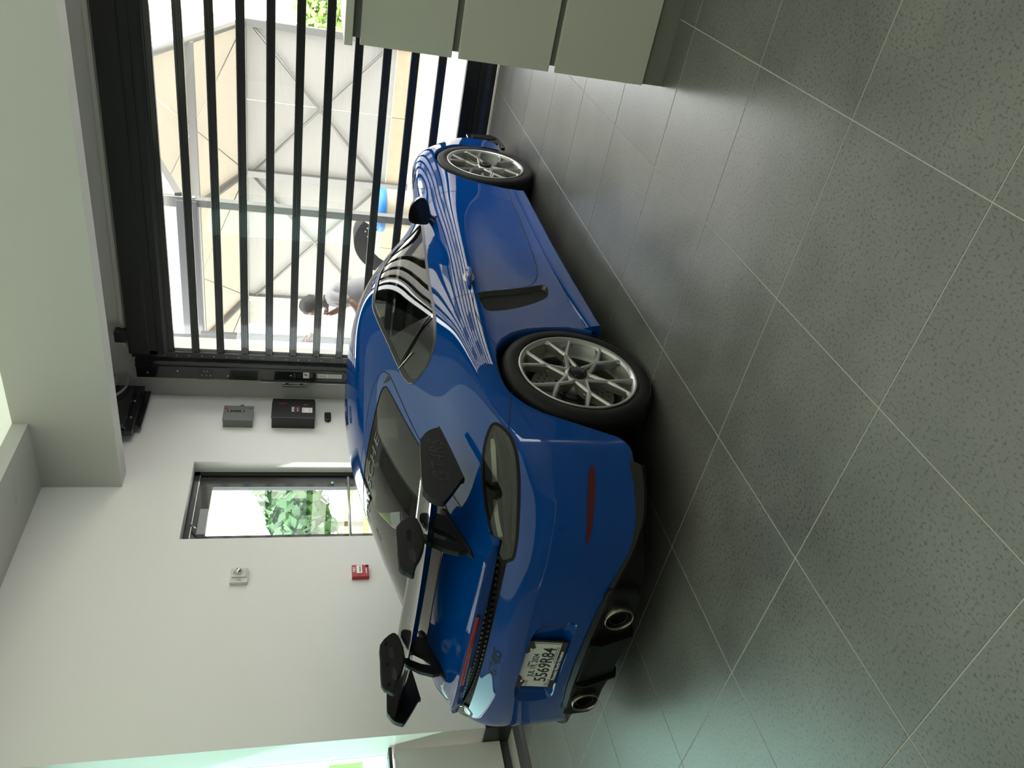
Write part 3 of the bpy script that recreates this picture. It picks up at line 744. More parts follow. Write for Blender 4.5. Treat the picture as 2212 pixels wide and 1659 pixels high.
def build_plate(car):
    x = -.853; PL = empty('license_plate'); PL.parent = car
    R = Matrix.Rotation(math.radians(7), 4, 'Y')
    c = Vector((x, 0, .522)); M0 = Matrix.Translation(c) @ R
    def bx(x0, x1, y0, y1, z0, z1, b, nm, m):
        o = MB().box(x0, x1, y0, y1, z0, z1, b, M0).build(nm, m, PL); return o
    FR = mat('plate_frame_black', (.010, .010, .011, 1), .35)
    bx(0, .008, -.158, .158, -.082, .080, .003, 'plate_frame', FR)
    bx(-.0022, .0, -.150, .150, -.058, .076, 0, 'plate_paper', mat('plate_white', (.62, .63, .60, 1), .35, noise=.06, nscale=25))
    bx(-.0035, 0, -.158, .158, -.0825, -.058, .002, 'plate_frame', FR)
    BK = mat('print_black', (.012, .012, .013, 1), .5); WH = mat('print_white', (.80, .80, .80, 1), .5); GY = mat('print_grey', (.22, .22, .21, 1), .5)
    def t(s, y, z, size, m, sx=1.0, bold=0.0, d=.0003, xx=-.0026):
        return text('plate_lettering', s, size, m, M0 @ frame((xx, y, z), (0, -1, 0), (0, 0, 1)), PL, sx=sx, bold=bold, depth=d)
    t('5569R84', -.002, -.018, .073, BK, .88, .0010)
    t('JUL 19, 2024', .003, .030, .036, BK, .82, .0004)
    t('EXPIRES', -.005, .052, .012, BK, .9)
    t('TEXAS', .125, .055, .014, GY); t('BUYER', .125, .038, .012, GY)
    t('2024', .132, -.043, .011, GY); t('PORSCHE', .118, -.053, .011, GY)
    for i, z in enumerate((-.044, -.052)): bx(-.0026, -.0022, -.125, -.035 + .02 * i, z - .002, z + .002, 0, 'plate_fine_print', GY)
    bx(-.0026, -.0022, -.148, -.141, -.055, .07, 0, 'plate_fine_print', GY)
    t('Porsche North Houston', 0, -.070, .0215, WH, .92, .0004, xx=-.0040)
    for sg in (-1, 1):
        MB().prism([(sg * .158, .080), (sg * .070, .080), (sg * .085, .066), (sg * .105, .060), (sg * .115, .045), (sg * .132, .052), (sg * .158, .060)], -.0045, -.002, 'x', M0).build('plate_frame', FR, PL)
        MB().lathe([(.0, -.003), (.005, -.003), (.0065, 0), (.0065, .002)], 12, 'x', (0, 0, 0)).build('plate_screw', mat('bright_metal', None), PL, True).matrix_local = M0 @ Matrix.Translation((-.006, sg * .108, .062))


def spoke_bar(mb, p0, p1, w0, w1, y0, y1, d0, d1):
    """tapered spoke with chamfered face; p = (x,z) in the wheel plane, y = face depth (outward negative), d = thickness"""
    p0 = np.array(p0); p1 = np.array(p1); t = p1 - p0; t = t / np.linalg.norm(t); s = np.array((-t[1], t[0])); V = []
    for p, w, y, d in ((p0, w0, y0, d0), (p1, w1, y1, d1)):
        for a, dy in ((-1.0, d), (-1.0, .008), (-.45, 0), (.45, 0), (1.0, .008), (1.0, d)):
            q = p + s * a * w; V.append((q[0], y + dy, q[1]))
    F = [(i, i + 6, (i + 1) % 6 + 6, (i + 1) % 6) for i in range(6)] + [(5, 4, 3, 2, 1, 0), (6, 7, 8, 9, 10, 11)]
    mb.add(V, F)


def build_wheels(car):
    ALU = mat('wheel_silver', (.50, .50, .48, 1), .30, .85, .3)
    ALU2 = mat('wheel_inner_silver', (.36, .36, .345, 1), .36, .8)
    RUB = mat('tyre_rubber', (.0065, .0065, .007, 1), .55, 0, 0, .35, bump=.35, bscale=120)
    RUB2 = mat('tyre_groove', (.003, .003, .003, 1), .9)
    DISC = mat('brake_disc', (.17, .165, .155, 1), .45, .6)
    CAL = mat('caliper_black', (.010, .010, .011, 1), .3)
    def wheel(tw, R):
        w = empty('wheel')
        h = tw / 2; ro = R
        # tyre: outer sidewall at y=0 side (towards -y), inner at +y
        prof = [(.252, .012), (.262, .004), (.270, .0), (.285, -.006), (.305, -.008), (.322, -.004), (.333, .006), (ro - .003, .020), (ro, .035)]
        for g in np.linspace(.07, tw - .07, 4):
            prof += [(ro, g - .006), (ro - .007, g - .005), (ro - .007, g + .005), (ro, g + .006)]
        prof += [(ro, tw - .035), (ro - .008, tw - .012), (.31, tw), (.262, tw - .01), (.252, tw - .02)]
        MB().lathe(prof, 96).build('tyre', RUB, w, True, angle=45)
        mb = MB()
        for k in range(64):                                   # shoulder sipes
            a = 2 * math.pi * k / 64; M = Matrix.Rotation(-a, 4, 'Y')
            mb.box(ro - .010, ro + .0006, .020, .052, -.0015, .0015, 0, M); mb.box(ro - .010, ro + .0006, tw - .06, tw - .02, -.0015, .0015, 0, M)
        tag(mb.build('tyre_sipes', RUB2, w), kind='stuff')
        m2 = MB()
        for r0 in (.276, .327): m2.lathe([(r0, -.0085 if r0 > .3 else -.0035), (r0 + .0012, -.0105 if r0 > .3 else -.006), (r0 + .0024, -.0085 if r0 > .3 else -.0035)], 96)
        m2.build('tyre_ring', RUB, w, True)
        # rim: lip, barrel
        MB().lathe([(.246, .010), (.252, .001), (.258, -.005), (.265, -.007), (.2685, -.003), (.268, .006), (.258, .012)], 96).build('rim_lip', ALU, w, True)
        MB().lathe([(.250, .004), (.246, .022), (.239, .030), (.236, .060), (.222, .075), (.222, tw - .05), (.245, tw - .02)], 96).build('rim_barrel', ALU2, w, True, angle=40)
        # six Y spokes
        sp = MB()
        for k in range(6):
            a = math.radians(60 * k + 13)
            P = lambda r, t: (r * math.cos(a + math.radians(t)), r * math.sin(a + math.radians(t)))
            spoke_bar(sp, P(.040, 0), P(.135, 0), .032, .012, .030, .024, .035, .03)
            for sg in (-1, 1):
                spoke_bar(sp, P(.134, -sg * 1.5), P(.252, sg * 12.8), .0115, .0075, .005, .001, .045, .032)
                spoke_bar(sp, P(.238, sg * 12.0), P(.252, sg * 14.0), .009, .014, .003, .003, .03, .03)
                spoke_bar(sp, P(.050, sg * 30), P(.150, -sg * 1.0), .0105, .0085, .014, .005, .04, .04)
        sp.build('rim_spokes', ALU, w)
        pk = MB()
        for k in range(6):                                     # milled pockets in the spoke arms
            a = math.radians(60 * k + 13)
            P = lambda r, t: (r * math.cos(a + math.radians(t)), r * math.sin(a + math.radians(t)))
            for sg in (-1, 1): spoke_bar(pk, P(.172, sg * 9.2), P(.232, sg * 13.6), .0022, .0022, .0095, .006, .01, .01)
        pk.build('spoke_pockets', ALU2, w)
        MB().lathe([(.0, .014), (.03, .014), (.050, .012), (.056, .018), (.060, .032), (.075, .050), (.075, .09)], 48).build('rim_hub', ALU, w, True)
        cap = MB().lathe([(.0, -.004), (.026, -.004), (.031, -.002), (.033, .004), (.041, .006), (.043, .010), (.043, .02)], 40).build('centre_lock', CAL, w, True, angle=35)
        nb = MB()
        for k in range(16):
            a = 2 * math.pi * k / 16; nb.box(.033, .0405, -.001, .006, -.0035, .0035, .001, Matrix.Rotation(-a, 4, 'Y'))
        tag(nb.build('lock_teeth', CAL, w), kind='stuff')
        # brake
        MB().lathe([(.09, .10), (.19, .10), (.19, .128), (.09, .128), (.085, .115)], 64, close=True).build('brake_disc', DISC, w, True, angle=40)
        hb = MB()
        for k in range(30):
            for j, r in enumerate((.112, .138, .164)):
                a = 2 * math.pi * (k + j * .33) / 30; c = (r * math.cos(a), r * math.sin(a))
                hb.prism([(c[0] + .0045 * math.cos(b), c[1] + .0045 * math.sin(b)) for b in np.linspace(0, 2 * math.pi, 7)[:-1]], .0993, .1005, 'y')
        tag(hb.build('disc_holes', RUB2, w), kind='stuff')
        MB().lathe([(.0, .07), (.085, .075), (.09, .12), (.09, .2), (0, .2)], 32).build('brake_bell', CAL, w, True)
        cal = []
        for a in np.linspace(-35, 35, 9):
            cal.append(a)
        cb = MB(); V = []; F = []
        for i, a in enumerate(cal):
            ra = math.radians(a + 180)
            for r, y in ((.118, .082), (.205, .082), (.212, .10), (.212, .145), (.118, .145)):
                V.append((r * math.cos(ra), y, r * math.sin(ra)))
            if i:
                for j in range(5): F.append((5 * i - 5 + j, 5 * i + j, 5 * i + (j + 1) % 5, 5 * i - 5 + (j + 1) % 5))
        F += [(0, 1, 2, 3, 4), tuple(range(len(V) - 1, len(V) - 6, -1))]
        cb.add(V, F); cb.build('brake_caliper', CAL, w, True, angle=40)
        # axle stub and valve
        MB().lathe([(0, .13), (.06, .13), (.05, .40), (0, .40)], 20).build('hub_carrier', CAL, w, True)
        a = math.radians(205); MB().tube([(.236 * math.cos(a), .05, .236 * math.sin(a)), (.222 * math.cos(a), .02, .222 * math.sin(a))], .004, 8).build('valve', mat('bright_metal', None), w, True)
        return w

    def copy_tree(o, parent):
        c = o.copy(); COL.objects.link(c); c.parent = parent
        for ch in o.children: copy_tree(ch, c)
        return c
    wr = wheel(.295, .3425); wr.parent = car; wr.location = (0, -.895, .3425); wr.rotation_euler = (0, math.radians(6), 0)
    wf = wheel(.255, .338); wf.parent = car; wf.location = (2.482, -.884, .338); wf.rotation_euler = (0, math.radians(2), math.radians(.8))
    l1 = copy_tree(wr, car); l1.location = (0, .900, .3425); l1.rotation_euler = (0, 0, math.pi)
    l2 = copy_tree(wf, car); l2.location = (2.482, .888, .338); l2.rotation_euler = (0, 0, math.pi)


def build_mirrors(car, surf, BLK, DARK):
    FACE = [(.848, .842), (.842, .885), (.845, .930), (.862, .953), (.900, .958), (.94, .954), (.975, .938), (1.0, .913), (1.008, .89), (.996, .868), (.965, .85), (.92, .838), (.88, .836)]
    for sg in (-1, 1):
        m = empty('door_mirror'); m.parent = car
        poly = smooth_poly(FACE, 3); c = poly.mean(0); V = []; F = []; n = len(poly)
        for t in np.linspace(0, 1, 10):
            k = math.sqrt(max(0, 1 - t ** 2.2)); x = 1.497 + .135 * t
            for y, z in poly:
                yy = c[0] + (y - c[0]) * (k * .98 + .02) - .02 * t; zz = c[1] + (z - c[1]) * (k * .98 + .02) - .005 * t; V.append((x - .03 * (y - .85) * (1 - t), sg * yy, zz))
        for i in range(9):
            for j in range(n): F.append((i * n + j, i * n + (j + 1) % n, (i + 1) * n + (j + 1) % n, (i + 1) * n + j))
        F += [tuple(range(n)), tuple(range(10 * n - 1, 9 * n - 1, -1))]
        MBo = MB().add(V, F).build('mirror_housing', BLK, m, True, angle=45)
        q = [(c[0] + (y - c[0]) * .86, c[1] + (z - c[1]) * .84) for y, z in poly]
        MB().add([(1.4945 - .03 * (y - .85), sg * y, z) for y, z in q], [tuple(range(n))]).build('mirror_glass', mat('mirror_glass', (.05, .055, .05, 1), .03, 1), m)
        b, nn = surf.side(1.60, .80, sg); b2, _ = surf.side(1.66, .775, sg)
        MB().tube([(1.545, sg * .865, .848), (1.56, sg * .845, .825), (1.585, sg * .815, .80), tuple(b - nn * .01)], [.012, .013, .015, .020], 10).build('mirror_stalk', BLK, m, True)
        MB().tube([(1.56, sg * .885, .845), (1.60, sg * .850, .812), (1.65, sg * .82, .785), tuple(b2 - nn * .01)], [.009, .011, .013, .018], 10).build('mirror_stalk', BLK, m, True)


def build_sills(car, surf, PAINT, BLK, SATIN):
    for sg in (-1, 1):
        # sill extension: a slim blade flaring out along the bottom edge
        V = []; F = []; k = 5
        xs = np.linspace(.335, 2.07, 40)
        for i, x in enumerate(xs):
            a = (x - .335) / 1.735; p = surf.side(x, .215, sg)[0]; y = abs(p.y); e = .003 + .014 * (1 - a) ** 2
            V += [(x, sg * (y + .0006), .222), (x, sg * (y + .004 + e * .5), .195), (x, sg * (y + e + .004), .152), (x, sg * (y + e - .004), .140), (x, sg * (y - .12), .128)]
        for i in range(len(xs) - 1):
            for j in range(k - 1): F.append((i * k + j, (i + 1) * k + j, (i + 1) * k + j + 1, i * k + j + 1))
        F += [tuple(range(k)), tuple(range(len(V) - 1, len(V) - k - 1, -1))]
        MB().add(V, F).build('sill_extension', PAINT, car, True, angle=35)
        # black blade at the front corner of the bumper
        BL = [(3.33, .335), (3.36, .305), (3.385, .13), (3.31, .07), (3.18, .055), (3.11, .06), (3.11, .085), (3.20, .10), (3.245, .16), (3.235, .335)]
        o = MB().prism([tuple(p) for p in BL], sg * .775, sg * .800, 'y').build('front_blade', BLK, car)
        bv = o.modifiers.new('b', 'BEVEL'); bv.width = .006; bv.segments = 2
        MB().prism([(3.30, .30), (3.325, .29), (3.345, .15), (3.29, .105), (3.25, .15), (3.26, .29)], sg * .799, sg * .806, 'y').build('front_blade_panel', SATIN, car)
        p, n = surf.near((3.05, sg * .83, .56))
        MB().sphere(tuple(p), .022, 12, 8, (1.3, .5, .7)).build('side_marker', mat('clear_lens', (.6, .6, .58, 1), .1, 0, 1), car, True)
    # splitter and floor
    MB().prism([(2.9, -.78), (3.30, -.74), (3.45, -.45), (3.51, 0), (3.45, .45), (3.30, .74), (2.9, .78)], .085, .105, 'z').build('front_splitter', BLK, car)
    MB().box(-.45, 3.2, -.50, .50, .11, .16).box(.42, 2.05, -.80, .80, .115, .17).build('floor_pan', mat('gap_black', None), car)


def build_cabin(car):
    LEA = mat('cabin_black', (.012, .012, .013, 1), .6); TRIM = mat('cabin_grey', (.035, .035, .036, 1), .5)
    MB().box(.35, 2.0, -.74, .74, .17, .24, .02).build('cabin_floor', LEA, car)
    MB().prism([(1.55, .24), (1.55, .55), (1.60, .74), (1.72, .83), (1.92, .84), (1.98, .6), (1.98, .24)], -.70, .70, 'y').build('dashboard', LEA, car)
    MB().box(.55, 1.6, -.13, .13, .24, .52, .03).build('centre_console', TRIM, car)
    MB().prism([(.55, .24), (.55, .80), (.46, .90), (.30, .93), (-.28, .86), (-.35, .70), (-.35, .24)], -.62, .62, 'y').build('engine_cover', LEA, car)
    for sg in (-1, 1):
        s = empty('seat'); s.parent = car
        MB().prism([(.85, .28), (1.35, .32), (1.38, .42), (1.30, .46), (.90, .38)], sg * .37 - .24, sg * .37 + .24, 'y').build('seat_cushion', LEA, s)
        o = MB().prism([tuple(p) for p in smooth_poly([(.95, .34), (.80, .36), (.66, .72), (.60, 1.0), (.62, 1.07), (.68, 1.07), (.74, .95), (.86, .6)], 3)], sg * .37 - .23, sg * .37 + .23, 'y').build('seat_back', LEA, s)
        bv = o.modifiers.new('b', 'BEVEL'); bv.width = .03; bv.segments = 3; bv.limit_method = 'ANGLE'
        o = MB().prism([(.62, .90), (.60, 1.05), (.62, 1.08), (.68, 1.08), (.72, 1.0), (.70, .90)], sg * .37 - .11, sg * .37 + .11, 'y').build('head_rest', TRIM, s)
        bv = o.modifiers.new('b', 'BEVEL'); bv.width = .02; bv.segments = 2
    w = empty('steering_wheel', (1.42, .37, .74)); w.parent = car; w.rotation_euler = (0, math.radians(-65), 0)
    MB().tube([(.17 * math.cos(a), .17 * math.sin(a), 0) for a in np.linspace(0, 2 * math.pi, 33)[:-1]], .016, 8, True).build('wheel_rim', LEA, w, True)
    m = MB()
    for a in (0, 120, 240): m.tube([(0, 0, -.02), (.17 * math.cos(math.radians(a)), .17 * math.sin(math.radians(a)), 0)], .014, 6)
    m.sphere((0, 0, -.01), .05, 12, 8, (1, 1, .5)); m.build('wheel_hub', LEA, w, True)
    # roll bar
    m = MB(); m.tube([(.42, -.60, .50), (.42, -.58, .95), (.44, -.50, 1.10), (.46, -.30, 1.16), (.46, .30, 1.16), (.44, .50, 1.10), (.42, .58, .95), (.42, .60, .50)], .022, 10)
    m.tube([(.42, -.58, .93), (.42, .55, .55)], .018, 8); m.tube([(.42, .58, .93), (.42, -.55, .55)], .018, 8); m.build('roll_bar', TRIM, car, True)
# ---------------------------------------------------------------- the room
WALLM = mat('wall_white', (.83, .815, .775, 1), .55, bump=.04, bscale=350)
SOFFIT = mat('soffit_white', (.55, .55, .51, 1), .6)
BLACK_AL = mat('black_aluminium', (.010, .010, .011, 1), .26, 0, .35)
BLACK_MAT = mat('black_matte', (.010, .010, .010, 1), .5)
STEEL = mat('brushed_steel', (.55, .55, .54, 1), .28, 1)
for _n, _c, _r in (('print_white', (.80, .80, .80, 1), .5), ('label_white', (.72, .72, .70, 1), .5), ('label_red', (.45, .05, .04, 1), .5), ('label_ink', (.02, .02, .02, 1), .6), ('label_ink_grey', (.30, .31, .31, 1), .6)): mat(_n, _c, _r)
CLEAR = glassmat('clear_pane', (.93, .95, .95, 1), 1.0)
FX0, FX1, FY0, FY1 = -5.04, 4.2, -5.5, 6.72


def floor_material():
    m = bpy.data.materials.new('stone_tile'); m.use_nodes = True; nt = m.node_tree; b = nt.nodes['Principled BSDF']
    N = lambda t: nt.nodes.new(t); L = nt.links.new
    g = N('ShaderNodeNewGeometry'); oi = N('ShaderNodeObjectInfo')
    n1 = N('ShaderNodeTexNoise'); n1.inputs['Scale'].default_value = 3.5; n1.inputs['Detail'].default_value = 6
    n2 = N('ShaderNodeTexNoise'); n2.inputs['Scale'].default_value = 105; n2.inputs['Detail'].default_value = 2.5; n2.inputs['Roughness'].default_value = .55
    mp = N('ShaderNodeMapping'); mp.inputs['Scale'].default_value = (1.25, .8, 1)
    n3 = N('ShaderNodeTexNoise'); n3.inputs['Scale'].default_value = 260; n3.inputs['Detail'].default_value = 2
    L(g.outputs['Position'], n1.inputs['Vector']); L(g.outputs['Position'], mp.inputs['Vector']); L(mp.outputs[0], n2.inputs['Vector']); L(g.outputs['Position'], n3.inputs['Vector'])
    r1 = N('ShaderNodeMapRange'); r1.inputs[1].default_value = .25; r1.inputs[2].default_value = .75; r1.inputs[3].default_value = .80; r1.inputs[4].default_value = 1.22
    L(n1.outputs[0], r1.inputs[0])
    sp = N('ShaderNodeMapRange'); sp.inputs[1].default_value = .54; sp.inputs[2].default_value = .66; sp.inputs[3].default_value = 1.06; sp.inputs[4].default_value = .40
    L(n2.outputs[0], sp.inputs[0])
    gr = N('ShaderNodeMapRange'); gr.inputs[3].default_value = .80; gr.inputs[4].default_value = 1.2; L(n3.outputs[0], gr.inputs[0])
    rv = N('ShaderNodeMapRange'); rv.inputs[3].default_value = .93; rv.inputs[4].default_value = 1.07; L(oi.outputs['Random'], rv.inputs[0])
    m1 = N('ShaderNodeMath'); m1.operation = 'MULTIPLY'; L(r1.outputs[0], m1.inputs[0]); L(sp.outputs[0], m1.inputs[1])
    m2 = N('ShaderNodeMath'); m2.operation = 'MULTIPLY'; L(m1.outputs[0], m2.inputs[0]); L(gr.outputs[0], m2.inputs[1])
    m3 = N('ShaderNodeMath'); m3.operation = 'MULTIPLY'; L(m2.outputs[0], m3.inputs[0]); L(rv.outputs[0], m3.inputs[1])
    mx = N('ShaderNodeMix'); mx.data_type = 'RGBA'; mx.blend_type = 'MULTIPLY'; mx.inputs[0].default_value = 1; mx.inputs[6].default_value = (.128, .127, .120, 1)
    L(m3.outputs[0], mx.inputs[7]); L(mx.outputs[2], b.inputs['Base Color'])
    rr = N('ShaderNodeMapRange'); rr.inputs[3].default_value = .26; rr.inputs[4].default_value = .36; L(n1.outputs[0], rr.inputs[0]); L(rr.outputs[0], b.inputs['Roughness'])
    bp = N('ShaderNodeBump'); bp.inputs['Strength'].default_value = .12; bp.inputs['Distance'].default_value = .001; L(n2.outputs[0], bp.inputs['Height']); L(bp.outputs[0], b.inputs['Normal'])
    b.inputs['Specular IOR Level'].default_value = 1.0
    return m


def build_room():
    GROUT = mat('grout', (.42, .41, .38, 1), .8)
    TILE = floor_material()
    fl = MB().box(FX0 - .4, FX1, FY0, FY1 + .08, -.06, -.0012).build('floor', GROUT); tag(fl, 'grey speckled stone tile floor with thin pale joints', kind='structure')
    tx, ty = .5956, .6006; ox, oy = -1.056, 5.044
    tm = MB().box(.0019, tx - .0019, .0019, ty - .0019, -.012, 0, .0010).build('tile', TILE, fl).data
    first = bpy.data.objects['tile']; used = False; n = 0
    tiles = []
    for i in range(-7, 10):
        for j in range(-18, 4):
            x = ox + i * tx; y = oy + j * ty
            if x + tx < -4.79 or x > FX1 - .3 or y > 6.6 or y + ty < FY0: continue
            tiles.append((x, y))
    tiles.sort(key=lambda p: (p[0] + 1.5) ** 2 + (p[1] - 2.2) ** 2)
    for k, (x, y) in enumerate(tiles[:300]):
        x1 = x + tx; y1 = y + ty
        if x < -4.79 or y1 > FY1:
            me = MB().box(max(x, -4.79) - x + .0014, tx - .0014, .0014, min(y1, FY1) - y - .0014, -.012, 0, .0012).build('tile', TILE, fl); me.location = (x, y, 0); continue
        if not used: first.location = (x, y, 0); used = True; continue
        o = bpy.data.objects.new('tile', tm); COL.objects.link(o); o.parent = fl; o.location = (x, y, 0)
    st = MB()
    for x, y in tiles[300:]: st.box(x + .0014, x + tx - .0014, y + .0014, y + ty - .0014, -.012, 0)
    if tiles[300:]: tag(st.build('tile_field', TILE, fl), kind='stuff')
    # dark border strip along the left wall
    DT = mat('border_stone', (.055, .055, .056, 1), .5, noise=.35, nscale=60)
    y = 6.70
    while y > -3:
        MB().box(-5.04, -4.798, y - .598, y - .002, -.012, -.001, .001).build('border_tile', DT, fl); y -= .6
    MB().box(-4.797, -4.791, FY0, FY1, -.01, .003).build('border_joint', mat('joint_brown', (.10, .07, .05, 1), .5), fl)

    # left wall with the door opening
    w = MB()
    w.box(-5.34, -5.04, 2.94, 4.79, 0, 3.95).box(-5.34, -5.04, 5.745, 6.95, 0, 3.95).box(-5.34, -5.04, 4.79, 5.745, 2.435, 3.95)
    tag(w.build('wall_left', WALLM), 'white painted wall with a recessed glass door', kind='structure')
    tag(MB().box(-5.04, -5.022, 2.94, 4.79, .0, .19, .002).box(-5.04, -5.022, 5.745, 6.75, 0, .19, .002).box(-5.34, -5.022, 2.925, 2.94, 0, .19, .002).build('baseboard_left', mat('baseboard_dark', (.030, .031, .032, 1), .3)), 'dark skirting along the white wall', kind='structure')
    # wall with the overhead door
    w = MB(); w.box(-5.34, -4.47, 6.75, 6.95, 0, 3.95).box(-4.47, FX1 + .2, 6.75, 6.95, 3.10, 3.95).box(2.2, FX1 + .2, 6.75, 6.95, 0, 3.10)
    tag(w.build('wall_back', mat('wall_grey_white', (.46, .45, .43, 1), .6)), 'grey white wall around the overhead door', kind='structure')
    tag(MB().box(-4.47, FX1, 6.735, 6.75, 3.125, 3.16).build('trim_1', SOFFIT), 'thin pale trim above the overhead door', kind='structure')
    tag(MB().box(-5.04, FX1, 5.41, 5.60, 2.975, 3.95).build('wall_bulkhead', SOFFIT), 'pale boxed-out bulkhead hanging in front of the overhead door', kind='structure')
    # ceiling: plaster border and luminous recessed panel
    c = MB(); c.box(-5.34, -4.36, FY0 - .3, 5.41, 3.59, 3.78).box(-5.34, FX1 + .2, FY0 - .3, 6.95, 3.95, 4.1).box(2.9, FX1 + .2, FY0 - .3, 5.41, 3.59, 3.78).box(-4.36, 2.9, FY0 - .3, FY0 + .8, 3.59, 3.78)
    tag(c.build('ceiling', SOFFIT), 'pale plaster ceiling border', kind='structure')
    p = MB().box(-4.355, 2.895, FY0 + .81, 5.405, 3.70, 3.74).build('ceiling_light_panel', mat('lit_ceiling', (.8, .8, .75, 1), .6, emit=(.80, .88, .66, 1), estr=CEIL_STRENGTH))
    tag(p, 'large glowing pale green ceiling light panel in the recess', 'ceiling light')
    tag(MB().lathe([(.0, -.004), (.035, -.004), (.040, .0)], 24, 'z', (-4.71, 4.94, 3.588)).build('sprinkler_cover', SOFFIT, None, True), 'small round white cover flush in the ceiling border', 'ceiling cover')
    # rest of the shell, behind the camera
    w = MB(); w.box(FX1, FX1 + .2, FY0 - .3, 6.95, 0, .45).box(FX1, FX1 + .2, FY0 - .3, 6.95, 2.9, 3.95).box(FX1, FX1 + .2, FY0 - .3, 4.2, .45, 2.9).box(FX1, FX1 + .2, 6.4, 6.95, .45, 2.9)
    tag(w.build('wall_right', WALLM), 'white wall on the right with a wide window', kind='structure')
    wn = empty('window_2', (0, 0, 0), kind='structure', label='wide window in the right wall')
    for k in range(2):
        y0 = 4.2 + 1.1 * k; MB().box(FX1 + .08, FX1 + .09, y0 + .03, y0 + 1.07, .48, 2.87).build('pane', CLEAR, wn)
        MB().box(FX1 + .05, FX1 + .12, y0 - .03, y0 + .03, .45, 2.9).build('window_frame', BLACK_AL, wn)
    tag(MB().box(-5.6, FX1 + .2, FY0 - .5, FY0 - .3, 0, 3.95).build('wall_rear', mat('wall_grey', (.30, .30, .30, 1), .6)), 'grey wall behind the viewer', kind='structure')
    w = MB(); w.box(-5.55, -5.35, FY0 - .3, 1.0, 0, 3.95).box(-5.55, -5.35, 1.0, 2.94, 3.0, 3.95)
    tag(w.build('wall_side', WALLM), 'white wall beside the left window', kind='structure')
    # left window above the low cabinet
    wn = empty('window_1', (0, 0, 0), kind='structure', label='tall pale teal window beside the white wall')
    MB().box(-5.285, -5.265, 1.06, 2.935, .86, 3.0).build('pane', glassmat('teal_pane', (.46, .60, .57, 1), 1.0), wn)
    f = MB(); f.box(-5.31, -5.24, 1.0, 1.06, .86, 3.0).box(-5.31, -5.24, 1.0, 2.94, 2.96, 3.0); f.build('window_frame', mat('frame_grey', (.2, .2, .2, 1), .4), wn)
    lc = empty('low_cabinet', (0, 0, 0), label='white low cabinet with a dark top under the teal window', cat='cabinet')
    for k in range(2): MB().box(-5.34, -5.19, 2.925 - .95 * (k + 1), 2.925 - .95 * k - .004, .065, .815, .002).build('cabinet_front', mat('cabinet_white', (.74, .73, .69, 1), .4), lc)
    MB().box(-5.34, -5.165, 1.03, 2.93, .835, .858, .002).build('cabinet_top', mat('dark_top', (.035, .033, .034, 1), .4), lc)
    MB().box(-5.34, -5.215, 1.03, 2.925, 0.001, .065).build('plinth', mat('plinth_grey', (.075, .078, .08, 1), .4), lc)
    build_overhead_door(); build_side_door(); build_wall_devices(); build_drawers()


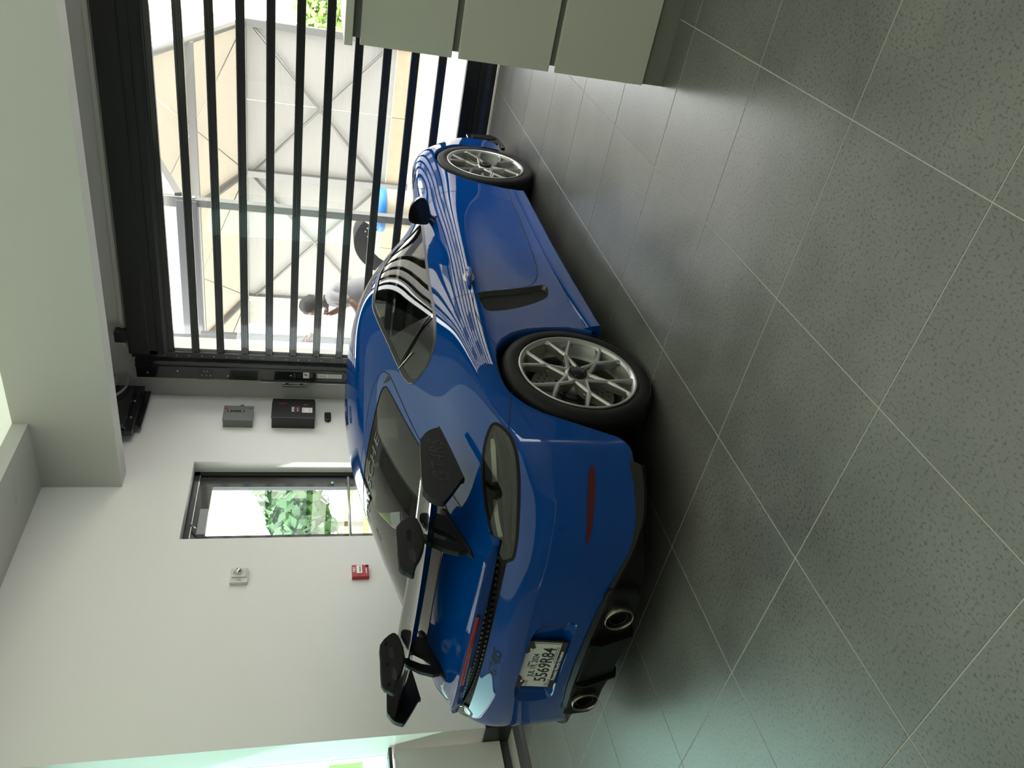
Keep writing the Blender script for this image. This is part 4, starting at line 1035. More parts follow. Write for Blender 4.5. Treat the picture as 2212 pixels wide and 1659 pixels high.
def build_overhead_door():
    X0, X1 = -4.50, 2.2
    d = empty('door_1', (0, 0, 0), kind='structure', label='black overhead door with clear panes between horizontal bars')
    hd = MB(); hd.prism([(6.70, 2.765), (6.72, 2.745), (6.75, 2.745), (6.76, 2.80), (6.76, 3.10), (6.69, 3.10), (6.69, 2.93), (6.70, 2.92), (6.70, 2.85), (6.69, 2.845), (6.69, 2.79)], X0 - .02, X1, 'x'); hd.build('door_header', BLACK_MAT, d)
    prof = [(6.704, -.001), (6.710, .004), (6.752, .004), (6.760, -.002), (6.760, -.058), (6.752, -.064), (6.710, -.064), (6.704, -.059), (6.704, -.042), (6.709, -.040), (6.709, -.020), (6.704, -.018)]
    bar = MB().prism(prof, X0, X1, 'x').build('door_bar', BLACK_AL, d); pane = MB().box(X0, X1, 6.728, 6.736, 0, .170).build('door_pane', CLEAR, d)
    for k in range(11):
        z = 2.766 - .2258 * k
        for src, zz in ((bar, z), (pane, z - .2258 - .001 if k < 10 else None)):
            if zz is None: continue
            if k == 0: src.location.z = zz
            else: o = bpy.data.objects.new(src.name.split('.')[0], src.data); COL.objects.link(o); o.parent = d; o.location.z = zz
    MB().box(X0, X1, 6.728, 6.736, .27, .452).build('door_pane', CLEAR, d)
    MB().prism([(6.70, .275), (6.76, .275), (6.76, .02), (6.70, .02), (6.69, .06), (6.70, .10), (6.70, .14), (6.705, .145), (6.705, .16), (6.70, .165), (6.70, .24)], X0, X1, 'x').build('door_bottom_rail', BLACK_AL, d)
    MB().box(X0, X1, 6.69, 6.76, .002, .008).build('door_threshold', mat('pale_seal', (.7, .68, .6, 1), .5), d)
    # hinge strip with rivets, then the stepped vertical track
    MB().box(-4.56, -4.485, 6.70, 6.712, .02, 3.08, .001).build('hinge_strip', BLACK_AL, d)
    rv = MB()
    for k in range(12):
        z = 2.766 - .2258 * k
        for dz in (.03, -.085):
            if z + dz > .1: rv.lathe([(0, -.004), (.004, -.003), (.006, 0)], 8, 'y', (-4.525, 6.70, z + dz))
    rv.build('rivets', STEEL, d, True)
    tr = MB(); tr.prism([(-4.56, 6.70), (-4.57, 6.66), (-4.615, 6.66), (-4.620, 6.645), (-4.635, 6.645), (-4.640, 6.675), (-4.775, 6.675), (-4.78, 6.70), (-4.78, 6.75), (-4.56, 6.75)], .0, 3.05, 'z'); tr.build('door_track', mat('track_black', (.008, .010, .010, 1), .14, 0, .6), d)
    rv = MB()
    for x, z in ((-4.72, 2.95), (-4.69, 2.68), (-4.62, 2.44), (-4.62, 2.41), (-4.68, 2.44), (-4.68, 2.41), (-4.73, 2.22), (-4.70, 1.62), (-4.73, 2.38), (-4.73, 2.42), (-4.73, 2.46), (-4.73, .9)):
        rv.lathe([(0, -.006), (.006, -.005), (.009, 0)], 10, 'y', (x, 6.675, z))
    rv.build('track_bolts', STEEL, d, True)
    MB().box(-4.61, -4.775, 6.670, 6.676, 2.36, 2.50, .001).build('track_splice', BLACK_AL, d)
    MB().box(-4.785, -4.772, 6.655, 6.672, .0, 1.91, .003).build('guide_rail', STEEL, d)
    la = MB(); la.box(-4.825, -4.80, 6.645, 6.665, 1.45, 1.70, .003); la.build('latch_plate', STEEL, d)
    MB().box(-4.805, -4.785, 6.648, 6.67, 1.50, 1.53, .002).box(-4.805, -4.785, 6.648, 6.67, 1.64, 1.67, .002).build('latch_block', BLACK_MAT, d)
    WH = mat('label_white', (.72, .72, .70, 1), .5); RD = mat('label_red', (.45, .05, .04, 1), .5); INK = mat('label_ink', (.02, .02, .02, 1), .6); INK2 = mat('label_ink_grey', (.30, .31, .31, 1), .6)
    MB().box(-4.725, -4.655, 6.6735, 6.675, 1.44, 1.50).build('track_label', WH, d)
    text('label_mark', 'F', .045, INK, frame((-4.69, 6.673, 1.47), (1, 0, 0), (0, 0, 1)), d, shear=.3, bold=.002)
    MB().box(-4.718, -4.668, 6.6735, 6.675, 1.118, 1.366).build('track_label', WH, d)
    MB().box(-4.716, -4.670, 6.673, 6.6738, 1.352, 1.360).build('label_mark', RD, d)
    text('label_mark', '!', .04, INK, frame((-4.693, 6.673, 1.325), (1, 0, 0), (0, 0, 1)), d, bold=.002)
    mk = MB()
    for z in (1.30, 1.288, 1.276, 1.245, 1.232, 1.219, 1.206, 1.193, 1.18, 1.165, 1.15, 1.135): mk.box(-4.712, -4.676 + .004 * (int(z * 1000) % 2), 6.673, 6.6738, z, z + .005)
    mk.build('label_mark', INK2, d)
    # spiral track of the door at the head of the wall, with its bracket
    sp = MB(); cy, cz = 6.60, 3.43
    for r0, r1, rad in ((.31, .31, .012), (.215, .205, .010), (.18, .17, .010)):
        sp.tube([(-4.80, cy + (r0 + (r1 - r0) * t) * math.cos(a), cz + (r0 + (r1 - r0) * t) * math.sin(a)) for t, a in ((k / 40, math.radians(150 + 250 * k / 40)) for k in range(41))], rad, 8)
    sp.build('spiral_track', mat('track_grey', (.42, .41, .38, 1), .35, .7), d, True)
    MB().box(-4.93, -4.84, 6.02, 6.62, 3.055, 3.50, .004).build('spiral_plate', BLACK_AL, d)
    MB().box(-4.96, -4.90, 6.00, 6.70, 2.99, 3.10, .004).box(-4.99, -4.96, 6.14, 6.70, 2.94, 3.05, .004).build('spiral_bracket', BLACK_AL, d)
    rv = MB()
    for y, z in ((6.04, 3.06), (6.2, 3.03), (6.45, 3.04)): rv.lathe([(0, .008), (.008, .006), (.010, 0)], 10, 'x', (-4.90, y, z))
    rv.build('bracket_bolts', STEEL, d, True)
    MB().box(-4.38, -4.265, 6.66, 6.75, 3.105, 3.205, .004).build('head_bracket', BLACK_MAT, d)


def build_side_door():
    d = empty('door_2', (0, 0, 0), kind='structure', label='black framed glass door recessed in the white wall')
    x0, x1 = -5.235, -5.165
    Y0, Y1, Z1 = 4.79, 5.745, 2.435
    f = MB(); f.box(x0, x1, Y0, Y0 + .05, 0, Z1).box(x0, x1, Y1 - .05, Y1, 0, Z1).box(x0, x1, Y0, Y1, Z1 - .05, Z1); f.build('door_frame', BLACK_AL, d)
    a = x0 + .012; b = x1 - .012
    f = MB(); f.box(a, b, Y0 + .055, Y0 + .16, .01, Z1 - .055).box(a, b, Y1 - .19, Y1 - .055, .01, Z1 - .055).box(a, b, Y0 + .16, Y1 - .19, Z1 - .17, Z1 - .055).box(a, b, Y0 + .16, Y1 - .19, .01, .28); f.build('door_leaf', BLACK_AL, d)
    MB().box(-5.205, -5.197, Y0 + .16, Y1 - .19, .28, Z1 - .17).build('door_glass', glassmat('door_glass_clear', (.86, .92, .93, 1), 1.0, ior=2.0), d)
    MB().box(-5.165, -5.10, 4.90, 5.20, 2.255, 2.325, .006).build('door_closer', mat('closer_grey', (.30, .30, .31, 1), .4), d)
    MB().tube([(-5.12, 4.98, 2.33), (-5.14, 5.05, 2.39)], .008, 8).build('closer_arm', STEEL, d, True)
    MB().tube([(-5.165, 5.62, 1.058), (-5.12, 5.62, 1.058), (-5.12, 4.86, 1.058), (-5.165, 4.86, 1.058)], .013, 10).build('push_bar', STEEL, d, True)
    MB().lathe([(0, .02), (.016, .018), (.019, .0)], 16, 'x', (-5.178, 5.60, 1.20)).build('lock_cylinder', STEEL, d, True)


def build_wall_devices():
    X = -5.04
    G = mat('switch_grey', (.16, .165, .155, 1), .4); INK = mat('label_ink', None); WH = mat('label_white', None); RED = mat('device_red', (.45, .02, .03, 1), .35); BK = mat('device_black', (.012, .012, .013, 1), .35)
    # text frame on the left wall: reading direction towards +y (to the right for a viewer looking at -x)
    fr = lambda y, z, off: frame((X + off, y, z), (0, 1, 0), (0, 0, 1))
    s = empty('disconnect_switch', (X, 6.37, 1.95), label='grey electrical disconnect switch box on the white wall above the black controller', cat='switch box')
    def part(mb, nm, m, p, **k):
        o = mb.build(nm, m, p, **k); o.matrix_parent_inverse = Matrix.Translation(-Vector(p.location)); return o
    part(MB().box(X, X + .085, 6.25, 6.485, 1.965, 2.235, .004), 'switch_body', G, s)
    part(MB().box(X + .085, X + .095, 6.245, 6.475, 1.96, 2.24, .003), 'switch_cover', G, s)
    part(MB().box(X + .03, X + .06, 6.485, 6.51, 2.09, 2.17, .004).tube([(X + .05, 6.50, 2.13), (X + .075, 6.515, 2.06)], .010, 8), 'switch_handle', G, s)
    part(MB().box(X + .095, X + .0965, 6.372, 6.402, 2.045, 2.205), 'switch_label', INK, s)
    part(MB().prism([(6.412, 2.205), (6.425, 2.195), (6.438, 2.225), (6.425, 2.232)], X + .095, X + .0968, 'x'), 'switch_flag', RED, s)
    part(MB().box(X + .0965, X + .0972, 6.374, 6.400, 2.150, 2.154), 'switch_label', mat('label_red', None), s)
    for tx_, z in (('ON', 2.185), ('OFF', 2.065)):
        o = text('switch_lettering', tx_, .016, WH, fr(6.387, z, .0968), s, sx=.8); o.matrix_parent_inverse = Matrix.Translation(-Vector(s.location))
    part(MB().box(X + .095, X + .0966, 6.43, 6.436, 1.975, 2.005), 'switch_label', INK, s)
    # controller
    c = empty('door_controller', (X, 6.41, 1.37), label='black door controller box with red and white lettering on the white wall', cat='control box')
    part(MB().box(X, X + .125, 6.25, 6.575, 1.375, 1.785, .005), 'controller_body', BK, c)
    part(MB().box(X + .125, X + .135, 6.245, 6.52, 1.37, 1.79, .004), 'controller_cover', BK, c)
    RB = mat('button_red', (.30, .03, .03, 1), .4)
    pr = MB(); pr.prism([(6.475, 1.725), (6.465, 1.70), (6.485, 1.70)], X + .135, X + .1375, 'x'); pr.prism([(6.475, 1.635), (6.465, 1.66), (6.485, 1.66)], X + .135, X + .1375, 'x'); pr.lathe([(0, .0025), (.011, .0025), (.012, 0)], 16, 'x', (X + .135, 6.475, 1.68)); part(pr, 'controller_buttons', RB, c)
    o = text('controller_lettering', 'RYTEC', .034, mat('print_white', None), fr(6.385, 1.585, .1356), c, sx=.78, bold=.0012, shear=.25); o.matrix_parent_inverse = Matrix.Translation(-Vector(c.location))
    part(MB().box(X + .135, X + .1362, 6.335, 6.435, 1.560, 1.564).box(X + .135, X + .1362, 6.335, 6.435, 1.522, 1.530), 'controller_stripe', RB, c)
    part(MB().box(X + .135, X + .1360, 6.35, 6.42, 1.536, 1.550), 'controller_stripe', mat('label_ink_grey', None), c)
    part(MB().box(X + .135, X + .1364, 6.335, 6.415, 1.40, 1.500, .0003), 'controller_label', WH, c)
    mk = MB()
    for z in (1.485, 1.478, 1.428, 1.420): mk.box(X + .1364, X + .137, 6.345, 6.40, z, z + .003)
    tag(part(mk, 'controller_print', mat('label_ink_grey', None), c), kind='stuff')
    part(MB().box(X + .135, X + .1362, 6.445, 6.475, 1.462, 1.485), 'controller_sticker', RB, c)
    part(MB().lathe([(0, .003), (.016, .003), (.018, 0)], 16, 'x', (X + .135, 6.468, 1.445)), 'controller_key', BK, c, smooth=True)
    # half-round black fitting
    h = MB(); pts = [(6.465, 1.275), (6.465, 1.21)] + [] ; poly = [(6.475, 1.212), (6.475, 1.278)] + [(6.42 + -.035 + .0 - .033 * math.sin(a) * 1.0, 1.245 + .033 * math.cos(a)) for a in np.linspace(0, math.pi, 12)]
    o = h.prism(poly, X, X + .04, 'x').build('sensor_housing', BK); bv = o.modifiers.new('b', 'BEVEL'); bv.width = .006; bv.segments = 2
    tag(o, 'small half-round black sensor on the white wall below the controller box', 'sensor')
    # fire strobe
    st = empty('fire_strobe', (X, 4.36, 1.87), label='white fire alarm strobe with a clear lens and red lettering', cat='fire alarm')
    IV = mat('ivory_plastic', (.66, .65, .60, 1), .4)
    b = part(MB().prism([(4.295, 1.875), (4.425, 1.875), (4.43, 1.88), (4.43, 2.0), (4.425, 2.005), (4.295, 2.005), (4.29, 2.0), (4.29, 1.88)], X, X + .035, 'x'), 'strobe_base', IV, st)
    part(MB().box(X + .035, X + .048, 4.335, 4.425, 1.885, 1.995, .006), 'strobe_cover', IV, st)
    part(MB().sphere((X + .055, 4.385, 1.945), .028, 16, 10), 'strobe_lens', mat('strobe_chrome', (.75, .76, .76, 1), .08, .9), st, smooth=True)
    part(MB().box(X + .048, X + .0495, 4.36, 4.40, 1.968, 1.985), 'strobe_grille', mat('grille_grey', (.4, .4, .37, 1), .6), st)
    o = text('strobe_lettering', 'FIRE', .020, RED, frame((X + .0355, 4.313, 1.94), (0, 0, -1), (0, 1, 0)), st); o.matrix_parent_inverse = Matrix.Translation(-Vector(st.location))
    # pull station
    p = empty('fire_pull_station', (X, 4.37, .93), label='small red fire alarm pull station on the white wall', cat='fire alarm')
    part(MB().box(X, X + .04, 4.305, 4.43, .932, 1.068, .004), 'station_body', RED, p)
    o = text('station_lettering', 'FIRE', .030, mat('print_white', None), fr(4.378, 1.050, .041), p, sx=1.0, bold=.0006); o.matrix_parent_inverse = Matrix.Translation(-Vector(p.location))
    part(MB().box(X + .04, X + .047, 4.335, 4.42, .985, 1.032, .003), 'pull_handle', mat('handle_silver', (.62, .61, .58, 1), .35, .5), p)
    part(MB().box(X + .047, X + .0485, 4.350, 4.405, 1.0, 1.008), 'handle_slot', INK, p)
    part(MB().lathe([(0, .006), (.009, .006), (.010, 0)], 14, 'x', (X + .04, 4.415, .948)), 'station_lock', BK, p, smooth=True)
    part(MB().box(X + .04, X + .0408, 4.34, 4.395, .950, .958), 'station_lettering', mat('print_white', None), p)


def build_drawers():
    c = empty('drawer_cabinet', (-.746, 3.392, 0), label='tall pale grey drawer cabinet with three wide flat fronts', cat='cabinet')
    FRT = mat('cabinet_grey', (.58, .58, .51, 1), .42, bump=.03, bscale=300); COR = mat('cabinet_core', (.20, .20, .18, 1), .5)
    def p(mb, nm, m): o = mb.build(nm, m, c); return o
    Wd = 1.75; D = .62
    for z0, z1 in ((.10, .512), (.538, .932), (.960, 1.335)): p(MB().box(0, Wd, 0, .022, z0, z1, .002), 'drawer_front', FRT)
    p(MB().box(.022, Wd - .022, .022, D, .10, 1.365, .002), 'cabinet_body', COR)
    p(MB().box(-.004, Wd + .004, -.02, D, 1.366, 1.398, .002), 'worktop', FRT)
    p(MB().box(.004, Wd - .004, .012, D, .0, .098, .001), 'toe_kick', COR)
# ---------------------------------------------------------------- outside: yard, tents, people
def fabric(name, col, tr=.45):
    m = bpy.data.materials.new(name); m.use_nodes = True; nt = m.node_tree; nt.nodes.clear()
    o = nt.nodes.new('ShaderNodeOutputMaterial'); d = nt.nodes.new('ShaderNodeBsdfDiffuse'); t = nt.nodes.new('ShaderNodeBsdfTranslucent'); mx = nt.nodes.new('ShaderNodeMixShader')
    tc = nt.nodes.new('ShaderNodeTexCoord'); mp = nt.nodes.new('ShaderNodeMapping'); mp.inputs['Scale'].default_value = (1.2, 1.2, 5); n = nt.nodes.new('ShaderNodeTexNoise'); n.inputs['Scale'].default_value = 2.2; n.inputs['Detail'].default_value = 5
    b = nt.nodes.new('ShaderNodeBump'); b.inputs['Strength'].default_value = .5; b.inputs['Distance'].default_value = .03
    nt.links.new(tc.outputs['Object'], mp.inputs[0]); nt.links.new(mp.outputs[0], n.inputs[0]); nt.links.new(n.outputs[0], b.inputs['Height'])
    d.inputs[0].default_value = col; t.inputs[0].default_value = col; mx.inputs[0].default_value = tr
    nt.links.new(b.outputs[0], d.inputs['Normal']); nt.links.new(b.outputs[0], t.inputs['Normal'])
    nt.links.new(d.outputs[0], mx.inputs[1]); nt.links.new(t.outputs[0], mx.inputs[2]); nt.links.new(mx.outputs[0], o.inputs[0])
    return m


def build_outside():
    tag(MB().box(-45, 40, 6.95, 60, -.2, -.012).build('ground_yard', mat('yard_concrete', (.45, .43, .39, 1), .8, noise=.12, nscale=3)), 'pale concrete yard outside the overhead door', kind='structure')
    tag(MB().box(-45, -5.34, -20, 6.95, -.2, -.03).build('ground_side', mat('side_concrete', (.60, .60, .57, 1), .8)), 'pale paved ground outside the side door', kind='structure')
    tag(MB().box(-5.0, 2.2, 6.76, 7.35, -.012, .002).build('ground_apron', mat('apron_concrete', (.42, .38, .33, 1), .8, noise=.2, nscale=6)), 'grey concrete apron along the door threshold', kind='structure')
    AL = mat('tent_aluminium', (.22, .22, .215, 1), .4, .4); CREAM = fabric('tent_cream', (.50, .47, .415, 1), .5); VIN = fabric('tent_vinyl', (.48, .475, .455, 1), .40); WHT = fabric('canopy_white', (.66, .67, .70, 1), .55)
    # far marquee
    t = empty('marquee', (-5, 12, 0), label='large cream marquee with cross-braced vinyl wall in the yard', cat='tent'); I = Matrix.Translation((5, -12, 0))
    def p(mb, nm, m, **k):
        o = mb.build(nm, m, t, **k); o.matrix_parent_inverse = I; return o
    xs = [-2.54, -3.60, -4.68, -5.76, -6.84, -7.92, -9.0]
    for a, b in zip(xs[1:], xs[:-1]): p(MB().box(a + .004, b - .004, 12.0, 12.012, .33, 2.42), 'wall_panel', VIN)
    for a, b in zip(xs[1:], xs[:-1]): p(MB().box(a + .004, b - .004, 11.96, 12.0, -.01, .325, .003), 'skirting_board', mat('plank_beige', (.42, .35, .24, 1), .6, noise=.15, nscale=8))
    for x in (-2.54, -4.68, -6.84, -9.0): p(MB().box(x - .05, x + .05, 11.90, 11.99, 0, 2.46, .004), 'tent_post', AL)
    p(MB().box(-9, -2.5, 11.90, 11.99, 2.40, 2.50, .004), 'eave_beam', AL)
    for k, (a, b) in enumerate(((-2.54, -4.68), (-4.68, -6.84))):
        for z0, z1 in ((2.3, .45), (.45, 2.3)): p(MB().tube([(a - .05, 11.93, z0), (b + .05, 11.93, z1)], .022, 6), 'cross_brace', AL, smooth=True)
    rz = lambda y: 2.46 + (12 - y) * .375
    for a, b in ((-2.54, -4.68), (-4.68, -6.84), (-6.84, -9.0)):
        p(MB().add([(a, 12, rz(12)), (b, 12, rz(12)), (b, 9.0, rz(9)), (a, 9.0, rz(9)), (a, 12, rz(12) + .01), (b, 12, rz(12) + .01), (b, 9.0, rz(9) + .01), (a, 9.0, rz(9) + .01)], [(0, 1, 2, 3), (7, 6, 5, 4), (0, 4, 5, 1), (2, 6, 7, 3), (1, 5, 6, 2), (0, 3, 7, 4)]), 'roof_panel', CREAM)
        p(MB().tube([(a, 12, rz(12) - .05), (a, 9.0, rz(9) - .05)], .05, 6), 'rafter', AL, smooth=True)
        for y0, y1 in ((11.9, 9.2), (9.2, 11.9)): p(MB().tube([(a - .06, y0, rz(y0) - .05), (b + .06, y1, rz(y1) - .05)], .008, 5), 'roof_wire', STEEL, smooth=True)
    p(MB().box(-9, -2.54, 10.45, 10.55, rz(10.5) - .12, rz(10.5) - .03, .004), 'purlin', AL)
    # near canopy with post and gutter
    t2 = empty('canopy', (-5, 8, 0), label='white canopy on an aluminium post with a grey gutter near the door', cat='canopy'); I2 = Matrix.Translation((5, -8, 0))
    def q(mb, nm, m, **k):
        o = mb.build(nm, m, t2, **k); o.matrix_parent_inverse = I2; return o
    q(MB().box(-3.535, -3.455, 7.95, 8.04, -.01, 2.70, .004), 'canopy_post', AL)
    q(MB().box(-6.2, -3.47, 7.93, 8.06, 2.60, 2.80, .004), 'gutter', mat('gutter_grey', (.12, .123, .135, 1), .5))
    q(MB().box(-3.56, -3.44, 7.96, 8.02, 2.62, 2.92, .004), 'post_clamp', STEEL)
    rz2 = lambda y: 2.80 + (y - 8) * .352
    q(MB().add([(x, y, rz2(y) + d) for d in (0, .012) for x, y in ((-6.2, 8), (-3.47, 8), (-3.47, 8.95), (-6.2, 8.95))], [(0, 1, 2, 3), (7, 6, 5, 4), (0, 4, 5, 1), (1, 5, 6, 2), (2, 6, 7, 3), (3, 7, 4, 0)]), 'canopy_roof', WHT)
    q(MB().tube([(-3.45, 8.0, 2.78), (-3.45, 8.95, rz2(8.95))], .05, 4), 'canopy_rafter', AL)
    q(MB().box(-6.2, -6.1, 7.95, 8.04, -.01, 2.7), 'canopy_post', AL)
    # grey exterior jamb beside the door
    jb = MB().box(-4.80, -4.475, 6.96, 7.02, -.01, 3.05, .003).build('jamb_panel', mat('jamb_grey', (.15, .15, .155, 1), .4)); tag(jb, 'light grey exterior jamb panel at the door edge', kind='structure')
    for k in range(4): MB().box(-4.60 + .025 * k, -4.588 + .025 * k, 6.957, 6.9602, 1.55, 1.70).build('jamb_print', mat('label_ink_grey', None), jb)
    tag(MB().box(-5.10, -4.90, 7.72, 7.76, -.01, 2.60, .003).build('side_screen', mat('screen_grey', (.14, .14, .145, 1), .5)), 'short grey screen panel standing beyond the jamb', 'screen')
    # trailer fender and drum by the post
    fd = empty('trailer_mudguard', (-3.7, 8.25, 0), label='black curved trailer mudguard dotted with white rivets beside the canopy post', cat='mudguard'); I3 = Matrix.Translation((3.7, -8.25, 0))
    V = []; F = []
    for i, a in enumerate(np.linspace(math.radians(55), math.radians(150), 14)):
        for y in (8.15, 8.40):
            for r in (.50, .52): V.append((-3.86 + r * math.cos(a) * .8, y, .48 + r * math.sin(a)))
        if i:
            b = 4 * i; c = b - 4; F += [(c, b, b + 2, c + 2), (c + 1, c + 3, b + 3, b + 1), (c, c + 1, b + 1, b), (c + 2, b + 2, b + 3, c + 3)]
    for i, a in enumerate(np.linspace(math.radians(55), math.radians(150), 14)):
        pass
    o = MB().add(V, F).build('guard_shell', mat('guard_black', (.03, .03, .032, 1), .5), fd, True); o.matrix_parent_inverse = I3
    sd = MB(); n = 14
    poly = [(-3.86 + .50 * .8 * math.cos(a), .48 + .50 * math.sin(a)) for a in np.linspace(math.radians(55), math.radians(150), n)] + [(-3.86 + .33 * .8 * math.cos(a), .48 + .33 * math.sin(a)) for a in np.linspace(math.radians(150), math.radians(55), n)]
    o = sd.prism(poly, 8.15, 8.158, 'y').build('guard_side', mat('guard_black', None), fd); o.matrix_parent_inverse = I3
    dots = MB()
    for i, (x, z) in enumerate(((-3.70, .86), (-3.74, .88), (-3.72, .82), (-3.76, .83), (-3.79, .80), (-3.80, .85), (-3.83, .82))): dots.lathe([(0, -.002), (.009, -.002), (.010, 0)], 8, 'y', (x, 8.15, z))
    o = tag(dots.build('guard_rivets', mat('label_white', None), fd), kind='stuff'); o.matrix_parent_inverse = I3
    dr = empty('storage_drum', (-3.72, 8.75, 0), label='beige drum with a blue lid behind the black mudguard', cat='drum')
    MB().lathe([(.0, 0), (.24, 0), (.25, .02), (.245, .30), (.255, .33), (.245, .36), (.245, .62), (.25, .64)], 28, 'z').build('drum_body', mat('drum_beige', (.60, .52, .38, 1), .5), dr, True)
    MB().lathe([(.255, .63), (.262, .66), (.25, .72), (.0, .73)], 28, 'z').build('drum_lid', mat('drum_blue', (.04, .25, .65, 1), .4), dr, True)
    # unseen building added to the right, blocks bright sky in the car's reflections
    nb = empty('sky_blocker_building', (6, 22, 0), label='pale two-storey building across the yard behind the distant stalls', cat='building')
    MB().box(-7.2, 16, 0, 6, -.02, 9.0).build('sky_blocker_wall', mat('sky_blocker_pale', (.30, .29, .27, 1), .8), nb)
    MB().box(-7.4, 16.2, -.3, 6.3, 9.0, 9.3).build('roof_slab', mat('roof_grey', (.2, .2, .2, 1), .7), nb)
    for k in range(12): MB().box(-5.5 + 3.4 * (k % 6), -3.6 + 3.4 * (k % 6), -.04, 0, 1.0 + 4 * (k // 6), 2.6 + 4 * (k // 6)).build('window', mat('window_dark', (.03, .035, .04, 1), .15), nb)
    # distant stalls at the right edge of the view
    def stall(x, y, cols, lab):
        e = empty('event_stall', (x, y, 0), label=lab, cat='stall')
        for k, c in enumerate(cols):
            MB().box(.0 + .55 * k, .48 + .55 * k, 0, .03, .4, 2.3 - .2 * (k % 2), .002).build('banner', mat('banner_%d%d%d' % tuple(int(v * 9) for v in c), (*c, 1), .6), e)
        MB().box(-.1, .55 * len(cols), .1, .16, 0, .4).build('stall_base', mat('stall_grey', (.25, .26, .28, 1), .6), e)
    stall(-3.1, 21, ((.10, .16, .42), (.55, .06, .05), (.75, .75, .75), (.08, .09, .2)), 'row of red, white and blue banners at a distant stall')
    stall(-1.0, 25, ((.30, .12, .08), (.20, .25, .45), (.35, .38, .42)), 'row of brown and blue banners at the farthest stall')
    tree('yard_tree', (-4.6, 24, 0), 2.2, .8, 'small round green tree beyond the marquee corner', (.22, .36, .08), 500)
    fl = empty('corner_flag', (-2.3, 15.5, 0), label='dark blue flag with a red stripe flying above the marquee edge', cat='flag')
    MB().tube([(0, 0, 0), (0, 0, 5.2)], .02, 6).build('flag_pole', AL, fl, True)
    MB().prism([(0, 4.55), (-.55, 4.70), (-.55, 4.95), (0, 5.05)], 0, .006, 'y').build('flag_cloth', mat('flag_blue', (.05, .05, .20, 1), .7), fl)
    MB().prism([(0, 4.70), (-.55, 4.78), (-.55, 4.83), (0, 4.77)], -.003, .009, 'y').build('flag_stripe', mat('flag_red', (.6, .05, .06, 1), .7), fl)
    # seen through the side door: hedge, lawn, parked car
    tag(MB().box(-30, -9.5, 9, 22, -.03, .0).build('ground_lawn', mat('lawn_green', (.20, .32, .05, 1), .9, noise=.25, nscale=4)), 'bright green lawn beyond the side door', kind='structure')
    for k, (x, y, s) in enumerate(((-13.5, 13.2, 1.5), (-16.2, 17.8, 2.1), (-11.6, 10.4, 1.2))):
        tree('garden_shrub', (x, y, 0), s * 1.5, s * .75, ['broad dark green shrub seen through the side door', 'tallest dark green shrub seen through the side door', 'smallest dark green shrub seen through the side door'][k], (.05, .11, .04), 420)


def tree(name, loc, h, r, label, col, n):
    e = empty(name, loc, label=label, cat='tree' if 'tree' in name else 'shrub'); rg = np.random.default_rng(int(abs(loc[0]) * 100))
    MB().tube([(0, 0, 0), (.03, .02, h * .4), (0, 0, h * .75)], [.07, .05, .03], 8).build('trunk', mat('bark', (.12, .08, .05, 1), .9), e, True)
    V = []; F = []
    for i in range(n):
        d = rg.normal(size=3); d /= np.linalg.norm(d); rr = r * rg.uniform(.55, 1.0); c = np.array((0, 0, h * .62)) + d * rr * (1, 1, .9 * h / (2 * r) * .7)
        a = rg.normal(size=3); a /= np.linalg.norm(a); b = np.cross(a, d); b /= max(np.linalg.norm(b), 1e-6); s = r * .16
        k = len(V); V += [tuple(c + a * s), tuple(c + b * s * .6), tuple(c - a * s), tuple(c - b * s * .6)]; F.append((k, k + 1, k + 2, k + 3))
    tag(link('foliage', pymesh('foliage', V, F), mat('leaf_%d' % int(col[1] * 100), (*col, 1), .7), e), kind='stuff')
# ---------------------------------------------------------------- people outside the door
def skin_body(name, nodes, edges, m, parent, root, sub=2, smooth=.0):
    me = bpy.data.meshes.new(name); me.from_pydata([n[:3] for n in nodes], edges, []); me.update()
    o = link(name, me, m, parent)
    md = o.modifiers.new('skin', 'SKIN'); md.use_smooth_shade = True; md.branch_smoothing = .4
    if not me.skin_vertices: me.skin_vertices.new()
    sv = me.skin_vertices[0].data
    for i, n in enumerate(nodes):
        r = n[3]; sv[i].radius = r if hasattr(r, '__len__') else (r, r); sv[i].use_root = (i == root)
    sb = o.modifiers.new('sub', 'SUBSURF'); sb.levels = sub; sb.render_levels = sub
    dg = bpy.context.evaluated_depsgraph_get(); me2 = bpy.data.meshes.new_from_object(o.evaluated_get(dg))
    o.modifiers.clear(); o.data = me2; bpy.data.meshes.remove(me)
    if not me2.materials: me2.materials.append(m)
    me2.polygons.foreach_set('use_smooth', [True] * len(me2.polygons))
    return o


def finger_chain(name, pts, r0, r1, m, parent):
    k = len(pts); return MB().tube(smooth_poly(pts, 3, False), list(np.linspace(r0, r1, 3 * (k - 1) + 1)), 8).build(name, m, parent, True)


